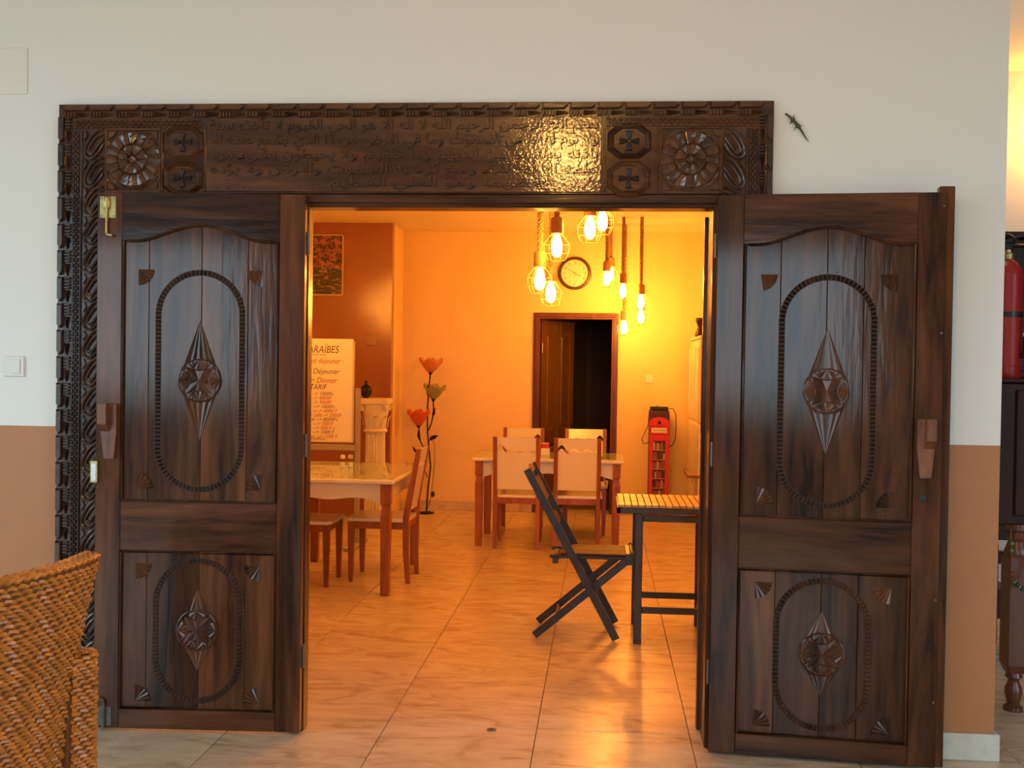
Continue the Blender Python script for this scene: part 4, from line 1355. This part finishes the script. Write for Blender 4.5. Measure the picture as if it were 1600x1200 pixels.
MB().lathe([(.022, 0), (.026, .012), (.045, .03), (.055, .055), (.052, .072)], 20).build('bowl', m_blackmetal, PT, 40)
MB().lathe([(.055, .075), (.050, .095), (.03, .115), (.012, .122), (.010, .14), (.014, .15), (.006, .16)], 20).build('lid', m_blackmetal, PT, 40)

# ------------------------------------------------------------------ flower floor lamp
FLW = thing('flower_floor_lamp', 'black stemmed floor lamp with three tulip shades in the corner', 'floor lamp', (-1.672, 6.17, 0))
MB().lathe([(.075, 0), (.078, .008), (.07, .014), (.02, .022)], 28).build('base', m_blackmetal, FLW, 40)
def shade_mat(name, c):
    m, nt, b_ = nmat(name)
    b_.inputs['Base Color'].default_value = (*c, 1)
    b_.inputs['Roughness'].default_value = .4
    b_.inputs['Subsurface Weight'].default_value = 0
    b_.inputs['Transmission Weight'].default_value = 0
    return m
st = MB()
main = [(0, 0, .02), (.012, 0, .25), (.035, 0, .45), (.018, 0, .62), (.0, 0, .78), (-.004, 0, 1.0), (.008, 0, 1.2), (.02, 0, 1.36)]
br1 = [(.008, 0, .80), (.035, 0, .87), (.055, 0, .96), (.052, 0, 1.10)]
br2 = [(.02, 0, .58), (-.03, 0, .62), (-.07, 0, .70), (-.088, 0, .84)]
st.tube(main, .0075, 8)
st.tube(br1, .0065, 8)
st.tube(br2, .0065, 8)
st.tube([(.01, -.02, .35), (-.06, -.02, .52), (-.12, -.02, .62)], .004, 6)
st.build('stem', m_blackmetal, FLW, 60)
def tulip(c, R, H_, mat, tilt):
    sh = MB()
    nP = 6
    n = 36
    V, F = [], []
    for i in range(7):
        t_ = i / 6
        r_ = .014 + (R - .014) * math.sin(t_ * PI / 2) ** .8 + .012 * t_ ** 3
        for k in range(n):
            a = 2 * PI * k / n
            ph = abs(((k / n * nP) % 1) - .5) * 2          # 0 mid petal, 1 between petals
            z_ = H_ * t_ * (1 - (.34 * ph ** 1.2 if i == 6 else .34 * ph ** 1.2 * t_ ** 3))
            rr = r_ * (1 - .06 * ph)
            V.append((rr * math.cos(a), rr * math.sin(a), z_))
    for i in range(6):
        for k in range(n):
            F.append((i * n + k, i * n + (k + 1) % n, (i + 1) * n + (k + 1) % n, (i + 1) * n + k))
    sh.add(V, F)
    sh.xf(Matrix.Translation(c) @ Matrix.Rotation(tilt, 4, 'Y'))
    o = sh.build('tulip_shade', mat, FLW, 50)
    sm = o.modifiers.new('thickness', 'SOLIDIFY'); sm.thickness = .003
    MB().lathe([(.008, -.02), (.02, -.004), (.022, .006)], 12, c).build('calyx', m_blackmetal, o, 40)
tulip((.02, 0, 1.36), .105, .15, shade_mat('orange_shade', (.62, .22, .07)), .03)
tulip((.052, 0, 1.105), .098, .155, shade_mat('olive_shade', (.30, .30, .10)), .10)
tulip((-.088, 0, .845), .10, .165, shade_mat('red_orange_shade', (.62, .11, .04)), -.02)
def leaf_blade(c, ln, w_, tilt):
    mb = MB().add([(0, 0, 0), (w_, .004, ln * .45), (0, .0, ln), (-w_, .004, ln * .45), (0, -.008, ln * .45)],
                  [(0, 1, 4), (1, 2, 4), (2, 3, 4), (3, 0, 4), (0, 3, 2, 1)])
    mb.xf(Matrix.Translation(c) @ Matrix.Rotation(tilt, 4, 'Y'))
    mb.build('metal_leaf', m_blackmetal, FLW)
leaf_blade((-.004, -.01, 1.13), .13, .016, .0)
leaf_blade((.045, -.01, .92), .12, .016, .25)
leaf_blade((-.078, -.01, .70), .11, .014, -.15)
leaf_blade((-.09, -.02, .57), .10, .014, -.6)
leaf_blade((.02, -.02, .70), .09, .02, .7)
leaf_blade((.03, -.02, .72), .09, .02, 1.1)
MB().tube([(.0, .02, .03), (.03, -.02, .10), (.045, -.02, .16), (.060, -.02, .30), (.075, -.02, .5), (.072, -.02, .66), (.05, 0, .72)], .003, 5).build('cord', m_black, FLW, 60)
MB().lathe([(.022 * math.sin(PI * k / 8), -.03 * math.cos(PI * k / 8)) for k in range(1, 8)], 12, (.062, -.02, .19)).build('cord_switch', m_black, FLW, 40)

# ------------------------------------------------------------------ dining tables
def scallop(x0, x1, zt, drop, waves, n=36):
    out = []
    for i in range(n + 1):
        t_ = i / n
        e_ = min(t_, 1 - t_)
        z = zt - drop * (.93 + .07 * math.cos(2 * PI * waves * t_)) - (drop * .22 * (1 - e_ / .1) if e_ < .1 else 0)
        out.append((x0 + (x1 - x0) * t_, z))
    return out
def make_table(name, label, loc, LX, LY, H_):
    """origin at floor, centre; LX, LY size of the top"""
    t_ = thing(name, label, 'table', loc, group='dining tables')
    tp = MB().cbox(-LX / 2, LX / 2, -LY / 2, LY / 2, H_ - .032, H_ - .006, .006).build('table_top', m_lacquer, t_)
    MB().cbox(-LX / 2 + .012, LX / 2 - .012, -LY / 2 + .012, LY / 2 - .012, H_ - .0055, H_, .0015).build('glass_sheet', m_glass, tp)
    ix, iy = LX / 2 - .055, LY / 2 - .055
    zt = H_ - .032
    for sx in (-1, 1):
        for sy in (-1, 1):
            prof = [(0, .024), (.02, .026), (.40, .030), (.50, .031), (.535, .025), (.555, .024), (.575, .031), (zt, .032)]
            V, F = [], []
            for z, h in prof:
                V += [(sx * ix - h, sy * iy - h, z), (sx * ix + h, sy * iy - h, z), (sx * ix + h, sy * iy + h, z), (sx * ix - h, sy * iy + h, z)]
            for i in range(len(prof) - 1):
                for k in range(4):
                    F.append((i * 4 + k, i * 4 + (k + 1) % 4, i * 4 + 4 + (k + 1) % 4, i * 4 + 4 + k))
            F += [(0, 1, 2, 3), tuple(range(len(V) - 4, len(V)))]
            MB().add(V, F).build('leg', m_teak, t_)
    for sy in (-1, 1):
        lo = scallop(-ix + .03, ix - .03, zt, .105, 2 if LX < 1 else 3)
        MB().prism(lo + [(ix - .03, zt), (-ix + .03, zt)], sy * iy - .012, sy * iy + .012).build('apron', m_lacquer, t_)
    for sx in (-1, 1):
        lo = scallop(-iy + .03, iy - .03, zt, .105, 2 if LY < 1 else 3)
        MB().prism(lo + [(iy - .03, zt), (-iy + .03, zt)], sx * ix - .012, sx * ix + .012, 'x').build('apron', m_lacquer, t_)
    return t_
TL_X1, TL_Y0 = -1.268, 2.415
make_table('dining_table', 'cream dining table with glass top standing by the whiteboard', (TL_X1 - .42, TL_Y0 + .575, 0), .84, 1.15, .728)
make_table('dining_table', 'cream dining table with glass top standing before the inner door', (-.418, 4.735, 0), 1.20, .76, .712)

# ------------------------------------------------------------------ dining chairs
def make_chair():
    """faces +y; origin at floor under the seat centre"""
    t_ = thing('dining_chair', '', 'chair', group='cream and brown dining chairs')
    W2, D2, SH = .168, .185, .425
    for s in (-1, 1):
        # back post: straight below the seat, leaning back above
        V, F = [], []
        prof = [(0, -D2 - .012, .015), (.20, -D2 + .004, .019), (.42, -D2 + .006, .021), (.55, -D2 - .012, .020), (.885, -D2 - .075, .015)]
        for z, y, h in prof:
            V += [(s * W2 - .016, y - h, z), (s * W2 + .016, y - h, z), (s * W2 + .016, y + h, z), (s * W2 - .016, y + h, z)]
        for i in range(len(prof) - 1):
            for k in range(4):
                F.append((i * 4 + k, i * 4 + (k + 1) % 4, i * 4 + 4 + (k + 1) % 4, i * 4 + 4 + k))
        F += [(0, 1, 2, 3), tuple(range(len(V) - 4, len(V)))]
        MB().add(V, F).build('back_post', m_teak, t_)
        V, F = [], []
        for z, h in ((0, .013), (.06, .015), (.30, .020), (.40, .021)):
            V += [(s * W2 - h, D2 - h, z), (s * W2 + h, D2 - h, z), (s * W2 + h, D2 + h, z), (s * W2 - h, D2 + h, z)]
        for i in range(3):
            for k in range(4):
                F.append((i * 4 + k, i * 4 + (k + 1) % 4, i * 4 + 4 + (k + 1) % 4, i * 4 + 4 + k))
        F += [(0, 1, 2, 3), (12, 13, 14, 15)]
        MB().add(V, F).build('front_leg', m_teak, t_)
    ap = MB()
    ap.cbox(-W2 + .016, W2 - .016, -D2 - .010, -D2 + .012, .355, .405, .002)
    ap.cbox(-W2 + .02, W2 - .02, D2 - .012, D2 + .012, .355, .405, .002)
    for s in (-1, 1): ap.cbox(s * W2 - .011, s * W2 + .011, -D2 + .02, D2 - .02, .355, .405, .002)
    ap.build('seat_rail', m_teak, t_)
    c = .028
    P = [(-W2 - .030, -D2 + .024), (-W2 - .030, D2 + .006), (-W2 - .030 + c, D2 + .034), (W2 + .030 - c, D2 + .034), (W2 + .030, D2 + .006), (W2 + .030, -D2 + .024), (W2 - .018, -D2 + .024), (W2 - .018, -D2 - .006), (-W2 + .018, -D2 - .006), (-W2 + .018, -D2 + .024)]
    MB().prism(P, .405, SH, 'z').build('seat', m_lacquer, t_)
    # back panels lean with the posts; a wavy slit parts them
    def yb(z): return -D2 - .012 - (z - .55) / .335 * .063 if z > .55 else -D2 + .006 - (z - .42) / .13 * .018
    def panel(name, lower, upper, n=32):
        V, F = [], []
        for i in range(n + 1):
            x = -W2 + .016 + (2 * W2 - .032) * i / n
            for z in (lower(i / n), upper(i / n)):
                V += [(x, yb(z) - .008, z), (x, yb(z) + .008, z)]
        for i in range(n):
            a, b_ = i * 4, i * 4 + 4
            F += [(a, b_, b_ + 2, a + 2), (a + 1, a + 3, b_ + 3, b_ + 1), (a, a + 1, b_ + 1, b_), (a + 2, b_ + 2, b_ + 3, a + 3)]
        F += [(0, 2, 3, 1), (n * 4, n * 4 + 1, n * 4 + 3, n * 4 + 2)]
        return MB().add(V, F).build(name, m_lacquer, t_)
    def wave(u): return .012 * math.sin(2 * PI * 3 * u) + (.016 if u < .2 else 0) * math.sin(PI * min(u / .2, 1))
    panel('back_panel', lambda u: .470, lambda u: .772 + wave(u))
    panel('top_panel', lambda u: .790 + wave(u) * 1.0 + (.012 if u < .24 else 0), lambda u: .882)
    return t_
ch = make_chair()
CH = [((-1.445, 3.02, 0), PI / 2, 'cream backed dining chair pulled up to the corner of the table by the whiteboard'),
      ((-1.93, 2.82, 0), -PI / 2, 'cream seated dining chair half hidden behind the bolted door leaf'),
      ((-.655, 4.49, 0), 0, 'cream backed dining chair turned to the inner door, on the flower lamp side'),
      ((-.185, 4.51, 0), .02, 'cream backed dining chair turned to the inner door, just beyond the folding chair'),
      ((-.690, 5.26, 0), PI, 'cream dining chair facing the doorway with its back to the inner door leaf'),
      ((-.135, 5.28, 0), PI, 'cream dining chair facing the doorway before the dark gap of the inner door')]
for i, (loc, rz, lab) in enumerate(CH):
    c_ = ch if i == 0 else copy_tree(ch)
    c_.location = loc
    c_.rotation_euler = (0, 0, rz)
    c_['label'] = lab

# things on the tables
def shaker(loc, label, capm):
    t_ = thing('shaker', label, 'shaker', loc, group='table condiments')
    MB().lathe([(.018, 0), (.021, .004), (.020, .055), (.014, .065)], 14).build('glass', m_glass, t_, 40)
    MB().lathe([(.017, .0035), (.017, .035)], 12).build('salt', m_plasticw, t_, 40)
    MB().lathe([(.0165, .062), (.018, .066), (.017, .082), (.008, .088)], 14).build('cap', capm, t_, 40)
shaker((-1.755, 3.10, .728), 'glass salt shaker with a pale cap on the table by the whiteboard', m_lacquer)
shaker((-1.705, 3.12, .728), 'glass shaker with a steel cap on the table by the whiteboard', m_steel)
shaker((-.36, 4.62, .712), 'glass shaker on the table before the inner door', m_steel)
NB = thing('sachet_holder', 'small box of red and white sachets on the table before the inner door', 'sachet holder', (-.45, 4.66, .712))
MB().cbox(-.035, .035, -.03, .03, 0, .06, .003).build('tray', m_lacquer, NB)
for k in range(4):
    MB().cbox(-.028, .028, -.024 + k * .013, -.015 + k * .013, .05, .098 + .004 * (k % 2), .002).build('sachet', m_boothred if k % 2 == 0 else m_plasticw, NB)
shaker((-1.02 + 1.07, 5.20, .425), 'small clear bottle standing on the seat of the chair by the inner door', m_steel)

# ------------------------------------------------------------------ folding chair
FC = thing('folding_chair', 'blackish wooden folding chair with slatted seat facing the small slatted table', 'folding chair', (-.13, 1.73, 0))
# local frame: x along the seat (front +x), y across
def L3(x, y, z): return (x + .13, y, z)
A0, A1 = (.095, .0), (-.385, .895)             # long members: foot in front, top of the back behind
B0, B1 = (-.335, .0), (.185, .455)             # short members: foot behind, seat front
for sy, off in ((-1, 0), (1, 0)):
    ya, yb_ = sy * .190, sy * .160
    bar(MB(), L3(A0[0], ya, A0[1] + .012), L3(A1[0], ya, A1[1]), .040, .024).build('back_leg', m_black_wood, FC)
    mb = MB()
    bar(mb, L3(B0[0], yb_, B0[1] + .012), L3(B1[0], yb_, B1[1]), .038, .022)
    mb.build('front_leg', m_black_wood, FC)
    MB().tube([L3(-.0735, sy * .145, .285), L3(-.0735, sy * .206, .285)], .007, 8).build('pivot_bolt', m_blackmetal, FC)
MB().cbox(*[v + .13 for v in (-.245, -.215)], -.175, .175, .400, .430, .003).build('seat_support', m_black_wood, FC)
MB().cbox(*[v + .13 for v in (.150, .185)], -.145, .145, .395, .428, .003).build('seat_support', m_black_wood, FC)
for sy in (-1, 1):
    MB().cbox(*[v + .13 for v in (-.262, .165)], sy * .135 - .011, sy * .135 + .011, .422, .440, .003).build('seat_side', m_black_wood, FC)
for k in range(8):
    y = -.133 + k * .038
    MB().cbox(*[v + .13 for v in (-.205, .150)], y - .016, y + .016, .440, .452, .003).build('seat_slat', m_slat, FC)
MB().tube([L3(.172, -.172, .448), L3(.172, .172, .448)], .014, 12).build('seat_nosing', m_black_wood, FC, 40)
MB().cbox(*[v + .13 for v in (.138, .168)], -.150, .150, .440, .456, .004).build('seat_end', m_handle, FC)
dv = Vector((A1[0] - A0[0], 0, A1[1] - A0[1])).normalized()
for k, (s0, s1) in enumerate(((.965, 1.0), (.80, .93), (.66, .72))):
    p = Vector((A0[0], 0, A0[1])) + dv * (1.0156 * s0)
    q = Vector((A0[0], 0, A0[1])) + dv * (1.0156 * s1)
    mb = MB()
    bar(mb, L3(p.x, 0, p.z), L3(q.x, 0, q.z), .014, .356)
    mb.build('back_slat', m_handle if k == 0 else m_slat, FC)
for (f, P0, P1, hw) in ((.22, A0, A1, .178), (.22, B0, B1, .150)):
    x = P0[0] + (P1[0] - P0[0]) * f; z = P0[1] + (P1[1] - P0[1]) * f
    MB().cbox(x + .13 - .010, x + .13 + .010, -hw, hw, z - .018, z + .018, .003).build('stretcher', m_slat, FC)

# ------------------------------------------------------------------ folding slatted table
FT = thing('folding_table', 'small dark legged folding table with pale slatted top behind the open leaf', 'table', (.45, 1.74, 0))
tx0, tx1, ty0, ty1, tz = -.362, .362, -.235, .265, .725
m_fslat = wood('pale_slat_wood', (.36, .22, .08), (.55, .36, .15), 'y', 10, .15, .4, .3, .2, .1, .12)
for k in range(20):
    x = tx0 + .006 + k * (tx1 - tx0 - .012) / 20
    wd = (tx1 - tx0 - .012) / 20
    for (a, b_) in ((ty0, ty0 + .165), (ty0 + .168, ty0 + .332), (ty0 + .335, ty1)):
        MB().cbox(x + .0022, x + wd - .0022, a + .004, b_, tz - .014, tz, .002).build('slat', m_fslat, FT)
MB().cbox(tx0, tx1, ty0, ty0 + .022, tz - .045, tz - .0145, .003).cbox(tx0, tx1, ty1 - .022, ty1, tz - .045, tz - .0145, .003).cbox(tx0, tx0 + .022, ty0, ty1, tz - .045, tz - .0145, .003).cbox(tx1 - .022, tx1, ty0, ty1, tz - .045, tz - .0145, .003).build('top_frame', m_black_wood, FT)
for x in (-.245, .105):
    for y in (-.225, .205):
        MB().cbox(x - .020, x + .020, y - .014, y + .014, 0, tz - .045, .003).build('leg', m_black_wood, FT)
for x in (-.245, .105):
    MB().cbox(x - .012, x + .012, -.21, .19, .10, .14, .003).build('stretcher', m_black_wood, FT)
MB().cbox(-.225, .085, .193, .215, .15, .185, .003).build('cross_rail', m_black_wood, FT)
MB().cbox(-.225, .085, -.235, -.213, .16, .195, .003).build('cross_rail', m_black_wood, FT)
MB().cbox(-.225, .085, -.233, -.215, tz - .085, tz - .05, .003).build('upper_rail', m_black_wood, FT)
MB().cbox(-.33, .20, .05, .08, tz - .075, tz - .046, .003).build('under_brace', m_black_wood, FT)

# ------------------------------------------------------------------ red booth cabinet with router
BT = thing('red_booth_cabinet', 'narrow red cabinet shaped like a telephone kiosk against the back wall', 'cabinet', (.553, 6.34, 0))
bw_, bd_ = .094, .10
MB().cbox(-bw_, bw_, -bd_, bd_, .02, 1.03, .003).build('case', plain('dark_case', (.05, .012, .012), .4), BT)
MB().cbox(-bw_ - .004, bw_ + .004, -bd_ - .004, bd_, 0, .05, .003).build('plinth', m_boothred, BT)
arcp = [(-bw_, .90)] + [(bw_ * math.cos(PI - PI * k / 16), .915 + .055 * math.sin(PI * k / 16)) for k in range(17)] + [(bw_, .90)]
hd = MB().prism(arcp, -bd_ - .012, -bd_).build('crest', m_boothred, BT)
MB().prism([(-.014, .905), (.014, .905), (.016, .925), (.008, .935), (-.008, .935), (-.016, .925)], -bd_ - .015, -bd_ - .012).build('crown', m_groove, hd)
MB().tube([(bw_ * .96 * math.cos(PI - PI * k / 16), -bd_ - .013, .910 + .050 * math.sin(PI * k / 16)) for k in range(17)], .003, 5).build('arch_bead', m_boothred, hd)
MB().cbox(-bw_, bw_, -bd_ - .014, -bd_, .889, .901, .002).build('cornice', m_boothred, BT)
sg = MB().cbox(-bw_ + .004, bw_ - .004, -bd_ - .008, -bd_, .806, .888, .002).build('sign_box', m_boothred, BT)
sp_ = MB().cbox(-.072, .072, -bd_ - .011, -bd_ - .008, .823, .866, .001).build('sign_plate', m_lacquer, sg)
me = text_mesh('sign_letters', 'TELEPHONE', m_ink, .002)
fit(me, -.064, .064, .834, .030, -bd_ - .011, .001)
link('sign_letters', me, sp_)
dr_ = MB()
dr_.cbox(-bw_ + .002, -.060, -bd_ - .010, -bd_, .05, .80, .002).cbox(.060, bw_ - .002, -bd_ - .010, -bd_, .05, .80, .002)
dr_.cbox(-.060, .060, -bd_ - .010, -bd_, .745, .80, .002).cbox(-.060, .060, -bd_ - .010, -bd_, .05, .20, .002)
do = dr_.build('door', m_boothred, BT)
m_bar = plain('pale_glazing_bar', (.55, .42, .33), .4)
for k in range(1, 6):
    z = .20 + k * .0908
    MB().cbox(-.060, .060, -bd_ - .007, -bd_ - .003, z - .0022, z + .0022, .0008).build('glazing_bar', m_bar, do)
for x in (-.024, .024):
    MB().cbox(x - .0018, x + .0018, -bd_ - .0065, -bd_ - .003, .20, .745, .0007).build('glazing_bar', m_boothred, do)
MB().lathe([(.004, 0), (.005, .008)], 8).xf(Matrix.Translation((-.066, -bd_ - .010, .52)) @ RX).build('knob', m_brass, do)
cols = [plain('case_pale', (.45, .38, .30), .4), plain('case_dark', (.06, .04, .035), .4), plain('case_rust', (.30, .08, .05), .4), plain('case_olive', (.18, .15, .07), .4)]
for k in range(6):
    for c in range(6):
        x = -.058 + c * .0195
        hgt = random.uniform(.055, .080)
        MB().cbox(x + .0015, x + .018, -bd_ - .0022, -bd_ - .0002, .203 + k * .0908, .203 + k * .0908 + hgt, .0006).build('shelf_item', random.choice(cols), do)
RT = thing('router_box', 'flat black router lying on top of the red kiosk cabinet', 'router', (.553, 6.34, 1.03))
MB().cbox(-.085, .085, -.06, .06, .004, .038, .005).build('case', m_black, RT)
MB().cbox(-.070, .070, -.05, .05, 0, .006, .002).build('foot', m_black, RT)
MB().tube([(-.02, 0, .038), (-.02, .0, .05)], .004, 6).build('knob', m_black, RT)
MB().tube([(.085, -.03, .025), (.13, -.06, .02), (.155, -.08, -.03), (.16, -.085, -.15), (.155, -.085, -.27), (.13, -.085, -.325), (.095, -.07, -.345)], .0042, 6).build('power_cable', m_black, None, 60, loc=(.553, 6.34, 1.03)).update_tag()
tag(bpy.data.objects['power_cable'], 'thick black cable looping from the router down the red kiosk cabinet', 'cable')
MB().tube([(-.085, -.02, .02), (-.10, -.06, -.05), (-.105, -.09, -.14), (-.135, -.10, -.21), (-.165, -.10, -.27), (-.150, -.10, -.315), (-.12, -.09, -.315), (-.096, -.07, -.30)], .0036, 6).build('network_cable', m_black, None, 60, loc=(.553, 6.34, 1.03)).update_tag()
tag(bpy.data.objects['network_cable'], 'thin black cable looping from the router into the kiosk cabinet side', 'cable')

# ------------------------------------------------------------------ tall pale cabinet at the side wall
TC = thing('tall_cabinet', 'tall cream cabinet with narrow panelled doors standing in the corner', 'cabinet', (1.035, 5.80, 0))
MB().cbox(-.185, .185, -.62, .62, .0, 1.70, .004).build('case', m_lacquer, TC)
MB().cbox(-.205, .19, -.63, .63, 1.70, 1.725, .004).build('top', m_lacquer, TC)
for k in range(3):
    y0 = -.61 + k * .41
    d1 = MB().cbox(-.201, -.186, y0 + .003, y0 + .407, .98, 1.69, .003).build('upper_door', m_lacquer, TC)
    for (a, b_) in ((.06, .19), (.22, .35)):
        MB().cbox(-.206, -.201, y0 + a, y0 + b_, 1.05, 1.63, .004).build('door_panel', m_lacquer, d1)
    d2 = MB().cbox(-.201, -.186, y0 + .003, y0 + .407, .06, .95, .003).build('lower_door', m_lacquer, TC)
    kk = MB().tube([(-.200, y0 + .36, .47), (-.222, y0 + .36, .47)], .005, 6).cbox(-.226, -.220, y0 + .345, y0 + .375, .42, .478, .003).build('key', m_brass, d2)
MB().cbox(-.29, -.186, -.62, -.17, .50, .525, .004).build('flap_shelf', wood('shelf_wood', (.20, .08, .03), (.32, .14, .05), 'y', 8, .1), TC)
VS = thing('carved_vase', 'dark waisted wooden vase standing on the tall cream cabinet', 'vase', (.882, 5.78, 1.725))
MB().lathe([(.040, 0), (.046, .01), (.048, .03), (.030, .07), (.024, .095), (.034, .125), (.046, .15), (.043, .165), (.035, .168)], 18).build('body', m_cab, VS, 40)
MB().lathe([(.034, .166), (.038, .170), (.036, .176), (.026, .172)], 18).build('lip', m_blackmetal, VS, 40)
